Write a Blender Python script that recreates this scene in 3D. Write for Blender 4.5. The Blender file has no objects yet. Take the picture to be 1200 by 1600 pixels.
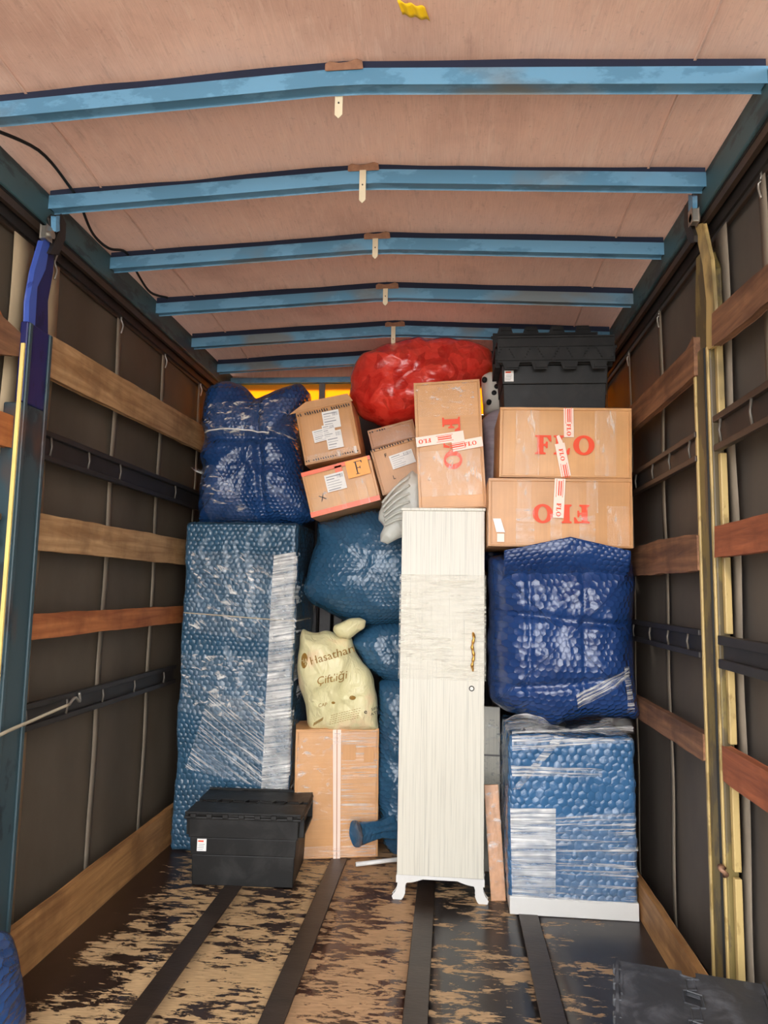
import bpy, math, random
from mathutils import Vector, Matrix, noise
from mathutils.bvhtree import BVHTree
random.seed(7)
D = bpy.data; COL = bpy.context.scene.collection; SC = bpy.context.scene
def R(d): return math.radians(d)

# ------------------------------------------------------------ camera (floor z=0, cargo space runs along +Y, ~1110 px focal length for 1200x1600)
F = 1110.0; CAM = Vector((0, 0, 1.40))
_y = Vector((103, -125, -F)); _z = Vector((180, (180*103+F*F)/125.0, -F))
_y.normalize(); _z.normalize(); _x = _y.cross(_z)
RW = Matrix((_x, _y, _z))                      # camera -> world
cam = D.cameras.new('camera'); cam.sensor_fit = 'VERTICAL'; cam.sensor_height = 24.0; cam.lens = F/1600*24.0; cam.clip_start = 0.02
co = D.objects.new('camera', cam); COL.objects.link(co); co.matrix_world = Matrix.Translation(CAM) @ RW.to_4x4(); SC.camera = co

# ------------------------------------------------------------ sky, sun, exposure
W = D.worlds.new('sky'); SC.world = W; W.use_nodes = True
bg = W.node_tree.nodes['Background']; bg.inputs[0].default_value = (0.97, 0.98, 1.0, 1); bg.inputs[1].default_value = 2.6
sun = D.lights.new('sun', 'SUN'); sun.energy = 5.0; sun.angle = R(1.5); sun.color = (1, .93, .82)
so = D.objects.new('sun', sun); COL.objects.link(so); so.rotation_euler = (R(-42), 0, R(24)); so.location = (0, 0, 12)
SC.view_settings.view_transform = 'Standard'; SC.view_settings.look = 'None'; SC.view_settings.gamma = 1
SC.view_settings.use_curve_mapping = False; SC.view_settings.exposure = 1.66
SC.cycles.max_bounces = 10; SC.cycles.diffuse_bounces = 5; SC.cycles.transparent_max_bounces = 12

# ------------------------------------------------------------ helpers
def ray(px, py): return RW @ Vector((px-600, 800-py, -F))
def at(px, py, Y): d = ray(px, py); return CAM + d*(Y/d.y)          # point at depth Y
def atX(px, py, X): d = ray(px, py); return CAM + d*(X/d.x)         # point on a side wall plane
def atZ(px, py, Z): d = ray(px, py); return CAM + d*((Z-CAM.z)/d.z) # point on a level plane

class MB:
    def __init__(s): s.v = []; s.f = []; s.uv = None; s.smooth = False
    def add(s, vs, fs):
        n = len(s.v); s.v += [Vector(v) for v in vs]; s.f += [tuple(i+n for i in f) for f in fs]; return s
    def box(s, a, b, M=None):
        x0, y0, z0 = a; x1, y1, z1 = b
        vs = [Vector(p) for p in ((x0,y0,z0),(x1,y0,z0),(x1,y1,z0),(x0,y1,z0),(x0,y0,z1),(x1,y0,z1),(x1,y1,z1),(x0,y1,z1))]
        if M: vs = [M @ v for v in vs]
        return s.add(vs, ((0,3,2,1),(4,5,6,7),(0,1,5,4),(1,2,6,5),(2,3,7,6),(3,0,4,7)))
    def prism(s, pts, a, b, axis='y'):
        # pts: polygon in the two other axes; extruded from a to b along axis
        n = len(pts)
        def P(p, t): return {'x': (t, p[0], p[1]), 'y': (p[0], t, p[1]), 'z': (p[0], p[1], t)}[axis]
        vs = [P(p, a) for p in pts] + [P(p, b) for p in pts]
        fs = [tuple(range(n)), tuple(range(2*n-1, n-1, -1))] + [(i, (i+1) % n, n+(i+1) % n, n+i) for i in range(n)]
        return s.add(vs, fs)
    def tube(s, pts, r, n=8):
        pts = [Vector(p) for p in pts]; m = len(pts); vs = []; fs = []
        for i, p in enumerate(pts):
            t = (pts[min(i+1, m-1)]-pts[max(i-1, 0)]).normalized()
            u = t.cross(Vector((0, 0, 1)) if abs(t.z) < .9 else Vector((1, 0, 0))).normalized(); w = t.cross(u)
            rr = r[i] if isinstance(r, (list, tuple)) else r
            for k in range(n):
                a = 2*math.pi*k/n; vs.append(p+u*math.cos(a)*rr+w*math.sin(a)*rr)
        for i in range(m-1):
            for k in range(n): fs.append((i*n+k, i*n+(k+1) % n, (i+1)*n+(k+1) % n, (i+1)*n+k))
        fs.append(tuple(range(n-1, -1, -1))); fs.append(tuple((m-1)*n+k for k in range(n)))
        return s.add(vs, fs)
    def cyl(s, c, r, h, axis='y', n=20):
        pts = [(c[0]+r*math.cos(2*math.pi*k/n), c[1]+r*math.sin(2*math.pi*k/n)) for k in range(n)]
        return s.prism(pts, c[2], c[2]+h, axis)
    def grid(s, fn, nu, nv, uvs=(1, 1)):
        base = len(s.v); vs = [fn(i/nu, j/nv) for j in range(nv+1) for i in range(nu+1)]
        fs = [(j*(nu+1)+i, j*(nu+1)+i+1, (j+1)*(nu+1)+i+1, (j+1)*(nu+1)+i) for j in range(nv) for i in range(nu)]
        s.add(vs, fs)
        if base == 0: s.uv = [(i/nu*uvs[0], j/nv*uvs[1]) for j in range(nv+1) for i in range(nu+1)]
        return s
    def move(s, d): s.v = [v+Vector(d) for v in s.v]; return s
    def build(s, name, m, parent=None, smooth=False, bevel=0, seg=2, solid=0):
        me = D.meshes.new(name); me.from_pydata([tuple(v) for v in s.v], [], s.f)
        if s.uv:
            l = me.uv_layers.new(name='uv').data
            for lp in me.loops: l[lp.index].uv = s.uv[lp.vertex_index]
        if smooth: me.polygons.foreach_set('use_smooth', [True]*len(me.polygons))
        me.materials.append(m); me.update()
        o = D.objects.new(name, me); COL.objects.link(o)
        if parent: o.parent = parent
        if bevel:
            b = o.modifiers.new('b', 'BEVEL'); b.width = bevel; b.segments = seg; b.limit_method = 'ANGLE'; b.angle_limit = R(40)
        if solid:
            b = o.modifiers.new('s', 'SOLIDIFY'); b.thickness = solid
        return o
def tag(o, label=None, cat=None, group=None, kind=None):
    if label: o['label'] = label
    if cat: o['category'] = cat
    if group: o['group'] = group
    if kind: o['kind'] = kind
    return o
def empty(name, loc, rot=(0, 0, 0)):
    o = D.objects.new(name, None); COL.objects.link(o); o.location = loc; o.rotation_euler = rot; o.empty_display_size = .05; return o
def smooth(pts, k=6):
    out = []
    for i in range(len(pts)-1):
        a, b, c, d = pts[max(i-1, 0)], pts[i], pts[i+1], pts[min(i+2, len(pts)-1)]
        for j in range(k):
            t = j/k; out.append(.5*((2*b)+(-a+c)*t+(2*a-5*b+4*c-d)*t*t+(-a+3*b-3*c+d)*t**3))
    return out+[pts[-1]]
def text_mesh(s, size=1.0):
    c = D.curves.new('t', 'FONT'); c.body = s; c.size = size; c.resolution_u = 3
    o = D.objects.new('t', c); COL.objects.link(o)
    dg = bpy.context.evaluated_depsgraph_get(); me = D.meshes.new_from_object(o.evaluated_get(dg))
    vs = [tuple(v.co) for v in me.vertices]; fs = [tuple(p.vertices) for p in me.polygons]
    D.objects.remove(o); D.curves.remove(c); D.meshes.remove(me); return vs, fs
def fb(p, s=3.0, o=2):  # fractal noise
    return noise.fractal(Vector(p)*s, 1.0, 2.0, o)
def ridge(p, s):
    return 1-abs(noise.noise(Vector(p)*s))*2

# ------------------------------------------------------------ materials
def hexc(r, g, b):
    f = lambda c: ((c/255)/12.92 if c/255 <= .04045 else ((c/255+.055)/1.055)**2.4)
    return (f(r), f(g), f(b), 1)
class NT:
    def __init__(s, name):
        s.m = D.materials.new(name); s.m.use_nodes = True; s.t = s.m.node_tree; s.n = s.t.nodes; s.b = s.n['Principled BSDF']; s.out = s.n['Material Output']
    def node(s, t, **k):
        n = s.n.new(t)
        for a, v in k.items():
            if a.startswith('i_'): n.inputs[a[2:].replace('_', ' ')].default_value = v
            else: setattr(n, a, v)
        return n
    def link(s, a, b): s.t.links.new(a, b)
    def coords(s, kind='Object', scale=(1, 1, 1), rot=(0, 0, 0)):
        c = s.node('ShaderNodeTexCoord'); m = s.node('ShaderNodeMapping'); m.inputs['Scale'].default_value = scale; m.inputs['Rotation'].default_value = rot
        s.link(c.outputs[kind], m.inputs['Vector']); return m.outputs['Vector']
    def noise(s, vec, scale=5, detail=4, rough=.55, dist=0):
        n = s.node('ShaderNodeTexNoise'); n.inputs['Scale'].default_value = scale; n.inputs['Detail'].default_value = detail
        n.inputs['Roughness'].default_value = rough; n.inputs['Distortion'].default_value = dist; s.link(vec, n.inputs['Vector']); return n.outputs['Fac']
    def ramp(s, fac, stops):
        r = s.node('ShaderNodeValToRGB'); e = r.color_ramp.elements
        while len(e) < len(stops): e.new(.5)
        for k, (p, c) in enumerate(stops):
            e[k].position = p; e[k].color = c if len(c) == 4 else (*c, 1)
        s.link(fac, r.inputs['Fac']); return r.outputs['Color']
    def mix(s, fac, a, b, blend='MIX'):
        m = s.node('ShaderNodeMix', data_type='RGBA', blend_type=blend)
        for sock, val in ((m.inputs[0], fac), (m.inputs[6], a), (m.inputs[7], b)):
            if hasattr(val, 'links') or isinstance(val, bpy.types.NodeSocket): s.link(val, sock)
            else: sock.default_value = val
        return m.outputs[2]
    def math(s, op, a, b=0.0, clamp=False):
        m = s.node('ShaderNodeMath', operation=op, use_clamp=clamp)
        for sock, val in ((m.inputs[0], a), (m.inputs[1], b)):
            if isinstance(val, bpy.types.NodeSocket): s.link(val, sock)
            else: sock.default_value = val
        return m.outputs[0]
    def bump(s, h, strength=.4, dist=.003, prev=None):
        b = s.node('ShaderNodeBump'); b.inputs['Strength'].default_value = strength; b.inputs['Distance'].default_value = dist
        s.link(h, b.inputs['Height'])
        if prev is not None: s.link(prev, b.inputs['Normal'])
        return b.outputs['Normal']
    def done(s, color=None, rough=.6, metal=0, normal=None, spec=None, coat=None):
        b = s.b
        if color is not None:
            if isinstance(color, bpy.types.NodeSocket): s.link(color, b.inputs['Base Color'])
            else: b.inputs['Base Color'].default_value = color
        if isinstance(rough, bpy.types.NodeSocket): s.link(rough, b.inputs['Roughness'])
        else: b.inputs['Roughness'].default_value = rough
        b.inputs['Metallic'].default_value = metal
        if normal is not None: s.link(normal, b.inputs['Normal'])
        if spec is not None: b.inputs['Specular IOR Level'].default_value = spec
        if coat: b.inputs['Coat Weight'].default_value = coat[0]; b.inputs['Coat Roughness'].default_value = coat[1]
        return s.m
BW = lambda v: (v, v, v, 1)
def plain(name, c, rough=.5, metal=0, var=.12, scale=8, stretch=(1, 1, 1), bump=.15, bscale=60, spec=None):
    t = NT(name); v = t.coords('Object', stretch); n = t.noise(v, scale, 5)
    a = tuple(x*(1-var) for x in c[:3]); b = tuple(min(1, x*(1+var)) for x in c[:3])
    col = t.ramp(n, [(.3, a), (.7, b)]); h = t.noise(v, bscale, 3)
    return t.done(col, rough, metal, t.bump(h, bump, .002), spec)

def wood(name, light, dark, axis=1, rough=.65, grain=1.0):
    t = NT(name); sc = [26, 26, 26]; sc[axis] = 1.6
    v = t.coords('Object', sc); n = t.noise(v, 1.2, 6, .6, .6)
    col = t.ramp(n, [(.3, dark), (.5, tuple((a+b)/2 for a, b in zip(light, dark))), (.68, light)])
    v2 = t.coords('Object', (3, 3, 3)); st = t.noise(v2, 1.5, 4, .6)
    col = t.mix(t.ramp(st, [(.48, BW(0)), (.66, BW(.5))]), col, (dark[0]*.5, dark[1]*.45, dark[2]*.4, 1))
    return t.done(col, rough, 0, t.bump(n, .35*grain, .004))
M = {}
M['pine'] = wood('pine', hexc(196, 158, 112), hexc(146, 106, 66))
M['orangewood'] = wood('orange_pine', hexc(188, 118, 66), hexc(140, 74, 36))
M['redwood'] = wood('red_pine', hexc(170, 96, 60), hexc(112, 58, 36))
M['oldwood'] = wood('old_wood', hexc(152, 108, 76), hexc(88, 58, 42), grain=1.8)
M['kick'] = wood('kick_board', hexc(182, 134, 82), hexc(132, 90, 50))

def painted(name, base, chip, rust, amount=.55, scale=6, rough=.45, stretch=(1, 1, .5)):
    t = NT(name); v = t.coords('Object', stretch); n = t.noise(v, scale, 8, .65)
    big = t.noise(v, scale*.4, 3)
    c = t.mix(t.ramp(n, [(amount-.04, BW(0)), (amount, BW(1))]), base, chip)
    c = t.mix(t.ramp(big, [(.55, BW(0)), (.64, BW(.8))]), c, rust)
    return t.done(c, rough, 0, t.bump(n, .3, .003), .4)
M['beam'] = painted('blue_beam_paint', hexc(100, 150, 182), hexc(84, 132, 162), hexc(116, 116, 110), .52, 7, .42, (.5, 1, 1))
M['rail'] = painted('rail_paint', hexc(62, 88, 92), hexc(44, 62, 66), hexc(78, 72, 62), .55, 7, .5, (1, .3, 1))
M['postblue'] = painted('post_blue_paint', hexc(50, 68, 74), hexc(36, 48, 54), hexc(84, 58, 46), .58, 9)
M['navypaint'] = painted('navy_paint', hexc(32, 34, 84), hexc(24, 26, 64), hexc(60, 56, 70), .6, 9)
M['brightblue'] = painted('bright_blue_paint', hexc(64, 88, 168), hexc(46, 62, 130), hexc(150, 150, 150), .62, 12)
M['yellow'] = painted('yellow_paint', hexc(188, 162, 106), hexc(160, 134, 82), hexc(96, 84, 60), .58, 11)
M['olive'] = painted('olive_paint', hexc(122, 106, 62), hexc(92, 80, 56), hexc(84, 72, 62), .5, 8, .5, (1, 1, .35))
M['yline'] = plain('yellow_edge', hexc(228, 200, 120), .5)
M['dark'] = plain('dark_steel', hexc(46, 42, 40), .5, .3, .25)
M['darkbrown'] = plain('dark_brown_steel', hexc(66, 52, 42), .5, .2, .3)
M['steel'] = plain('worn_steel', hexc(170, 165, 155), .35, .8, .15)
M['rusty'] = plain('rusty_plate', hexc(150, 112, 88), .6, .3, .25, 40)
M['rung'] = plain('rung_bar', hexc(96, 90, 82), .45, .4)
M['navy'] = plain('navy_webbing', hexc(16, 26, 52), .8)
M['black'] = plain('black_rubber', hexc(16, 16, 16), .6)
M['tagm'] = plain('hanging_tag', hexc(214, 200, 170), .6, 0, .1)
M['web'] = plain('grey_webbing', hexc(128, 116, 100), .8, 0, .25, 14, (1, 1, .3))
M['webwide'] = plain('pale_strip', hexc(168, 148, 118), .75, 0, .2, 10, (1, 1, .3))
M['rope'] = plain('rope', hexc(176, 164, 140), .8)
M['stickery'] = plain('yellow_sticker', hexc(250, 205, 20), .5, 0, .04)

def tarp(name, a, b, dirt, zsplit=None):
    t = NT(name); v = t.coords('Object', (1, 1, .6)); n = t.noise(v, 2.2, 6, .6); f = t.noise(t.coords('Object', (1, 6, 1)), 14, 5, .7)
    c = t.ramp(n, [(.3, a), (.7, b)]); c = t.mix(t.ramp(f, [(.66, BW(0)), (.82, BW(.35))]), c, dirt)
    w = t.noise(t.coords('Object', (1, 40, 400)), 6, 2)
    return t.done(c, .62, 0, t.bump(w, .12, .002), .3)
M['curtL'] = tarp('left_curtain', hexc(80, 70, 58), hexc(98, 87, 74), hexc(128, 118, 100))
M['curtR'] = tarp('right_curtain', hexc(80, 73, 67), hexc(104, 94, 84), hexc(130, 122, 110))
# roof sheet: pinkish woven tarpaulin that lets a little light through
t = NT('roof_sheet'); v = t.coords('Object', (1, 1, 1)); n = t.noise(v, 1.6, 6, .62); st = t.noise(t.coords('Object', (9, 1.2, 1)), 4, 6, .7, .5); sp = t.noise(v, 60, 4, .7)
c = t.ramp(n, [(.35, hexc(208, 170, 150)), (.5, hexc(228, 190, 168)), (.65, hexc(222, 188, 170))])
c = t.mix(t.ramp(st, [(.52, BW(0)), (.7, BW(.5))]), c, hexc(234, 206, 186))
c = t.mix(t.ramp(t.noise(t.coords('Object', (5, 1, 1)), 7, 7, .7), [(.56, BW(0)), (.72, BW(.26))]), c, hexc(112, 78, 68))
c = t.mix(t.ramp(sp, [(.60, BW(0)), (.70, BW(.22))]), c, hexc(120, 84, 72))
c = t.mix(t.ramp(t.noise(t.coords('Object', (300, 10, 1)), 1, 2), [(.4, BW(.0)), (.7, BW(.12))]), c, hexc(120, 86, 76))
m = t.done(c, .7, 0, t.bump(st, .3, .006), .3)
tr = t.node('ShaderNodeBsdfTranslucent'); mx = t.node('ShaderNodeMixShader'); mx.inputs[0].default_value = .006
tr.inputs[0].default_value = hexc(236, 170, 150); t.link(t.b.outputs[0], mx.inputs[1]); t.link(tr.outputs[0], mx.inputs[2]); t.link(mx.outputs[0], t.out.inputs[0])
M['roof'] = m
t = NT('amber_sheet'); t.done((.9, .45, .02, 1), .6); tr = t.node('ShaderNodeBsdfTranslucent'); tr.inputs[0].default_value = (1, .52, .03, 1)
mx = t.node('ShaderNodeMixShader'); mx.inputs[0].default_value = .5; t.link(t.b.outputs[0], mx.inputs[1]); t.link(tr.outputs[0], mx.inputs[2]); t.link(mx.outputs[0], t.out.inputs[0]); M['amber'] = t.m

def plywood(name, dark, light, thr, seed):
    t = NT(name); c0 = t.node('ShaderNodeTexCoord'); mp = t.node('ShaderNodeMapping'); mp.inputs['Location'].default_value = (seed, seed*2.3, 0); t.link(c0.outputs['Object'], mp.inputs[0])
    def sc(s):
        m2 = t.node('ShaderNodeMapping'); m2.inputs['Scale'].default_value = s; t.link(mp.outputs[0], m2.inputs[0]); return m2.outputs[0]
    g = t.noise(sc((5, 15, 1)), 1.7, 10, .72, .5); big = t.noise(sc((2.2, 2.6, 1)), 1.6, 3)
    mask = t.math('ADD', g, t.math('MULTIPLY', big, .6)); mask = t.math('ADD', mask, t.math('MULTIPLY', t.noise(sc((16, 46, 1)), 1.6, 6, .7, .4), .3))
    sx = t.node('ShaderNodeSeparateXYZ'); t.link(c0.outputs['Object'], sx.inputs[0])   # pale worn patches fade out towards the side walls
    far = t.math('MULTIPLY', t.math('SUBTRACT', t.math('ABSOLUTE', t.math('ADD', sx.outputs[0], .33)), .98), 1.6, True); mask = t.math('SUBTRACT', mask, far)
    mask = t.ramp(t.math("SUBTRACT", mask, thr-.5), [(.5, BW(0)), (.525, BW(1))])
    fine = t.noise(sc((5, 70, 1)), 3, 6, .6)
    lc = t.ramp(fine, [(.3, tuple(x*.6 for x in light[:3])), (.6, light[:3])])
    dc = t.ramp(t.noise(sc((2, 2, 1)), 5, 6), [(.3, dark[:3]), (.7, tuple(x*2.0 for x in dark[:3]))])
    rg = t.ramp(mask, [(0, BW(.28)), (1, BW(.75))])
    return t.done(t.mix(mask, dc, lc), rg, 0, t.bump(t.math('SUBTRACT', 1.0, mask), .5, .003), .45)
TAN = hexc(196, 162, 118)
M['ply'] = [plywood('worn_plywood_a', hexc(36, 24, 19), TAN, .945, 3), plywood('worn_plywood_b', hexc(38, 25, 20), TAN, .925, 11), plywood('worn_plywood_c', hexc(58, 34, 24), hexc(188, 148, 108), .905, 23),
            plywood('worn_plywood_d', hexc(34, 30, 28), hexc(190, 156, 116), .99, 31), plywood('worn_plywood_e', hexc(36, 30, 28), hexc(180, 146, 110), 1.0, 47)]
M['strip'] = plain('floor_strip', hexc(58, 46, 38), .38, .3, .25, 5, (1, 3, 1), .3, 30)

def card(name, c, axis=2, warm=1):
    t = NT(name); s1 = [120, 120, 120]; s1[axis] = 1.5
    v = t.coords('Object', s1); n = t.noise(v, 1.0, 3, .5); big = t.noise(t.coords('Object', (4, 4, 4)), 1.3, 4)
    a = tuple(x*.84 for x in c[:3]); b = tuple(min(1, x*1.1) for x in c[:3])
    col = t.mix(t.ramp(n, [(.35, BW(0)), (.65, BW(.35))]), t.ramp(big, [(.3, a), (.7, b)]), (*a, 1))
    return t.done(col, .5, 0, t.bump(n, .22, .002), .35, (.35, .25))
M['card'] = card('cardboard_vertical', hexc(214, 160, 104))
M['cardh'] = card('cardboard_horizontal', hexc(212, 158, 104), 0)
M['card2'] = card('cardboard_brown', hexc(206, 152, 100))
M['cardd'] = card('cardboard_dark', hexc(184, 130, 88))
M['print'] = plain('orange_red_print', hexc(236, 70, 18), .5, 0, .06)
M['tapew'] = plain('white_tape', hexc(240, 214, 196), .3, 0, .05)
M['tapeor'] = plain('orange_tape', hexc(238, 92, 26), .3, 0, .15, 20)
M['orange'] = plain('orange_label', hexc(255, 160, 24), .35, 0, .04)
M['paper'] = plain('white_paper', hexc(236, 232, 226), .5, 0, .03)
M['ink'] = plain('black_ink', hexc(40, 36, 36), .6)
M['inkg'] = plain('grey_ink', hexc(150, 150, 152), .6)
M['gold'] = plain('gold_ink', hexc(150, 112, 44), .5)
def plastic(name, c, rough=.38):
    t = NT(name); v = t.coords('Object', (1, 1, 1)); s = t.noise(v, 9, 6, .65, .6)
    col = t.ramp(s, [(.48, c), (.68, tuple(min(1, x*2.6+.004) for x in c[:3]))])
    return t.done(col, t.ramp(s, [(.3, BW(rough)), (.7, BW(rough+.2))]), 0, t.bump(t.noise(v, 180, 2), .12, .001), .4)
M['crate'] = plastic('black_crate_plastic', hexc(19, 18, 17), .45)
M['crateg'] = plastic('worn_grey_black_plastic', hexc(56, 57, 60), .42)

def bubble(name, c, c2, scale=40, strength=.6, rough=.22, crease=1.0):
    # bubble wrap: honeycomb of domes, folds and glossy film
    t = NT(name); uv = t.node('ShaderNodeUVMap'); wv = t.node('ShaderNodeTexNoise'); wv.inputs['Scale'].default_value = 6; t.link(uv.outputs[0], wv.inputs['Vector'])
    vm = t.node('ShaderNodeVectorMath', operation='MULTIPLY_ADD'); t.link(wv.outputs['Color'], vm.inputs[0]); vm.inputs[1].default_value = (.05, .05, 0); t.link(uv.outputs[0], vm.inputs[2])
    def lattice(off):
        k = scale*.82
        q = t.node('ShaderNodeVectorMath', operation='MULTIPLY_ADD'); t.link(vm.outputs[0], q.inputs[0]); q.inputs[1].default_value = (k, k/1.732, 0); q.inputs[2].default_value = (off+40, off+40, 0)
        f = t.node('ShaderNodeVectorMath', operation='FRACTION'); t.link(q.outputs[0], f.inputs[0])
        g = t.node('ShaderNodeVectorMath', operation='SUBTRACT'); t.link(f.outputs[0], g.inputs[0]); g.inputs[1].default_value = (.5, .5, 0)
        e = t.node('ShaderNodeVectorMath', operation='MULTIPLY'); t.link(g.outputs[0], e.inputs[0]); e.inputs[1].default_value = (1, 1.732, 0)
        l = t.node('ShaderNodeVectorMath', operation='LENGTH'); t.link(e.outputs[0], l.inputs[0]); return l.outputs['Value']
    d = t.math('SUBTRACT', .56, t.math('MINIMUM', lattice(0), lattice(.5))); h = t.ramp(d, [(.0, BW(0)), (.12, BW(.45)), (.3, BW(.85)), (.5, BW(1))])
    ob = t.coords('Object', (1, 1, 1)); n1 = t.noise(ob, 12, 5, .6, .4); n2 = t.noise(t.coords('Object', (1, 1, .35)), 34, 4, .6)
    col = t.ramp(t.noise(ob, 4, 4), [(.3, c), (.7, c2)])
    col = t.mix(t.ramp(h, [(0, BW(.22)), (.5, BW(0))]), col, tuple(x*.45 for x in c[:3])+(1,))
    amt = t.ramp(t.noise(ob, 3.1, 2), [(.35, BW(.35)), (.6, BW(1))]); hh = t.math('MULTIPLY', h, amt)
    nb = t.bump(hh, strength, .006); nb = t.bump(n1, .55*crease, .012, nb); nb = t.bump(n2, .3*crease, .004, nb)
    return t.done(col, rough, 0, nb, .55, (.35, .06))
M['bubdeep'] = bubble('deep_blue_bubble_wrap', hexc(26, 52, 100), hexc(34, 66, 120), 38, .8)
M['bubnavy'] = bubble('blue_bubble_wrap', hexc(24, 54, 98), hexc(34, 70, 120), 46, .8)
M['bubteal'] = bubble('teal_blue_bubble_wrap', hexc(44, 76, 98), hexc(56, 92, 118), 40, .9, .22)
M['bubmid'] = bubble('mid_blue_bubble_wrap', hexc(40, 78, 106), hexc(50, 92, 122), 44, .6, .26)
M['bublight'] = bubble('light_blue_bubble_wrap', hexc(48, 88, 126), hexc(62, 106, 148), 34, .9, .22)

def film(name, su, sv, lo=.5, hi=.62, amount=.55, haze=.05, white=(.95, .93, .88)):
    # stretch film: clear, with milky strained creases whose white also paints in the glare
    t = NT(name); v = t.coords('UV', (su, sv, 1)); n = t.noise(v, 1.0, 6, .62, .5); v2 = t.coords('UV', (5, 5, 1)); b = t.noise(v2, 1, 3)
    s = t.ramp(n, [(lo, BW(0)), (hi, BW(1))]); s = t.math('MULTIPLY', s, t.ramp(b, [(.36, BW(.12)), (.6, BW(1))])); fac = t.math('MULTIPLY_ADD', s, amount); t.n[-1].inputs[2].default_value = haze
    tr = t.node('ShaderNodeBsdfTransparent'); mx = t.node('ShaderNodeMixShader'); t.link(fac, mx.inputs[0]); t.link(tr.outputs[0], mx.inputs[1]); t.link(t.b.outputs[0], mx.inputs[2]); t.link(mx.outputs[0], t.out.inputs[0])
    return t.done((*white, 1), .16, 0, t.bump(n, .9, .01), 1.0)
M['filmH'] = film('stretch_film_creased_across', 2.2, 95)
M['filmHs'] = film('stretch_film_strong', 2.6, 80, .44, .62, .7, .06)
M['filmG'] = film('stretch_film_painted_glare', 2.4, 70, .40, .62, .75, .22)  # stronger white haze puts the specular glare into the film's colour
M['filmB'] = film('stretch_film_blotchy', 16, 34, .54, .66, .65, .03)
M['filmW'] = film('stretch_film_cream', 5, 60, .42, .66, .55, .12, (.86, .82, .68))
M['tapec'] = film('clear_tape', 30, 6, .5, .62, .5, .08, (1, .93, .82))
t = NT('milky_film'); t.done(hexc(214, 214, 204), .3, 0, t.bump(t.noise(t.coords('Object', (1, 1, 1)), 40, 4), .5, .004), .6)
tp = t.node('ShaderNodeBsdfTransparent'); mx = t.node('ShaderNodeMixShader'); mx.inputs[0].default_value = .6; t.link(tp.outputs[0], mx.inputs[1]); t.link(t.b.outputs[0], mx.inputs[2]); t.link(mx.outputs[0], t.out.inputs[0]); M['milky'] = t.m
t = NT('red_plastic_bag'); v = t.coords('Object'); n = t.noise(v, 9, 4, .6, 1.2)
wn = t.node('ShaderNodeTexNoise'); wn.inputs['Scale'].default_value = 6; t.link(v, wn.inputs['Vector']); va = t.node('ShaderNodeVectorMath', operation='MULTIPLY_ADD'); va.inputs[1].default_value = (.2, .2, .2); t.link(wn.outputs['Color'], va.inputs[0]); t.link(v, va.inputs[2])
vo = t.node('ShaderNodeTexVoronoi', feature='F1'); vo.inputs['Scale'].default_value = 15; t.link(va.outputs[0], vo.inputs['Vector'])
c = t.ramp(vo.outputs['Color'], [(.25, hexc(150, 20, 16)), (.45, hexc(216, 44, 34)), (.8, hexc(236, 74, 58))])
c = t.mix(.62, c, t.ramp(n, [(.35, hexc(200, 34, 26)), (.65, hexc(240, 72, 54))]))
m = t.done(c, .25, 0, t.bump(n, .7, .01, t.bump(t.noise(t.coords('Object', (1, 1, 3)), 26, 5, .6, 1), .5, .006)), .6, (.6, .15)); t.b.inputs['Subsurface Weight'].default_value = .0; M['red'] = m
t = NT('cream_bag'); n = t.noise(t.coords('Object'), 12, 5, .6, .8)
c = t.ramp(t.noise(t.coords('Object'), 5, 3), [(.3, hexc(214, 206, 156)), (.55, hexc(222, 212, 164)), (.72, hexc(232, 196, 158))]); M['cream'] = t.done(c, .35, 0, t.bump(t.noise(t.coords('Object', (1, 1, .5)), 22, 4, .6, 1.2), .8, .012), .5)
t = NT('white_grain_laminate'); g = t.noise(t.coords('Object', (230, 230, 2.0)), 1.3, 4, .6, .3); g2 = t.noise(t.coords('Object', (260, 260, 3)), 1, 2)
c = t.ramp(g, [(.34, hexc(180, 176, 163)), (.45, hexc(202, 197, 182)), (.6, hexc(208, 203, 188))]); M['laminate'] = t.done(c, .3, 0, t.bump(g2, .08, .001), .5)
M['white'] = plain('white_lacquer', hexc(212, 210, 205), .35, 0, .02)
M['goldm'] = plain('gold_metal', hexc(214, 158, 78), .3, .8, .2)
M['terra'] = plain('wrapped_terracotta_plank', hexc(188, 138, 98), .4, 0, .25, 40, (1, 1, .5), .8, 90)
M['plush'] = plain('white_plush', hexc(222, 216, 204), .8, 0, .05, 20)
M['lilac'] = plain('wrapped_lilac_cloth', hexc(176, 164, 172), .3, 0, .25, 10, (1, 1, 3), .8, 40)
M['slate'] = plain('grey_panel', hexc(112, 108, 106), .6, 0, .2)
M['front'] = plain('front_wall_sheet', hexc(62, 58, 56), .7, 0, .2)
M['ground'] = plain('yard_concrete', hexc(140, 135, 128), .9, 0, .1, 2)

# ------------------------------------------------------------ structure
XL, XR = -1.55, .89; XC = (XL+XR)/2; YB = .2; YF = 4.80
def roofz(x): return 2.875 + .06*(1-abs(x-XC)/((XR-XL)/2))     # top of the beams
g = MB().box((-25, -30, -1.3), (25, 30, -1.2)); tag(g.build('ground', M['ground']), kind='structure')
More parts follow.
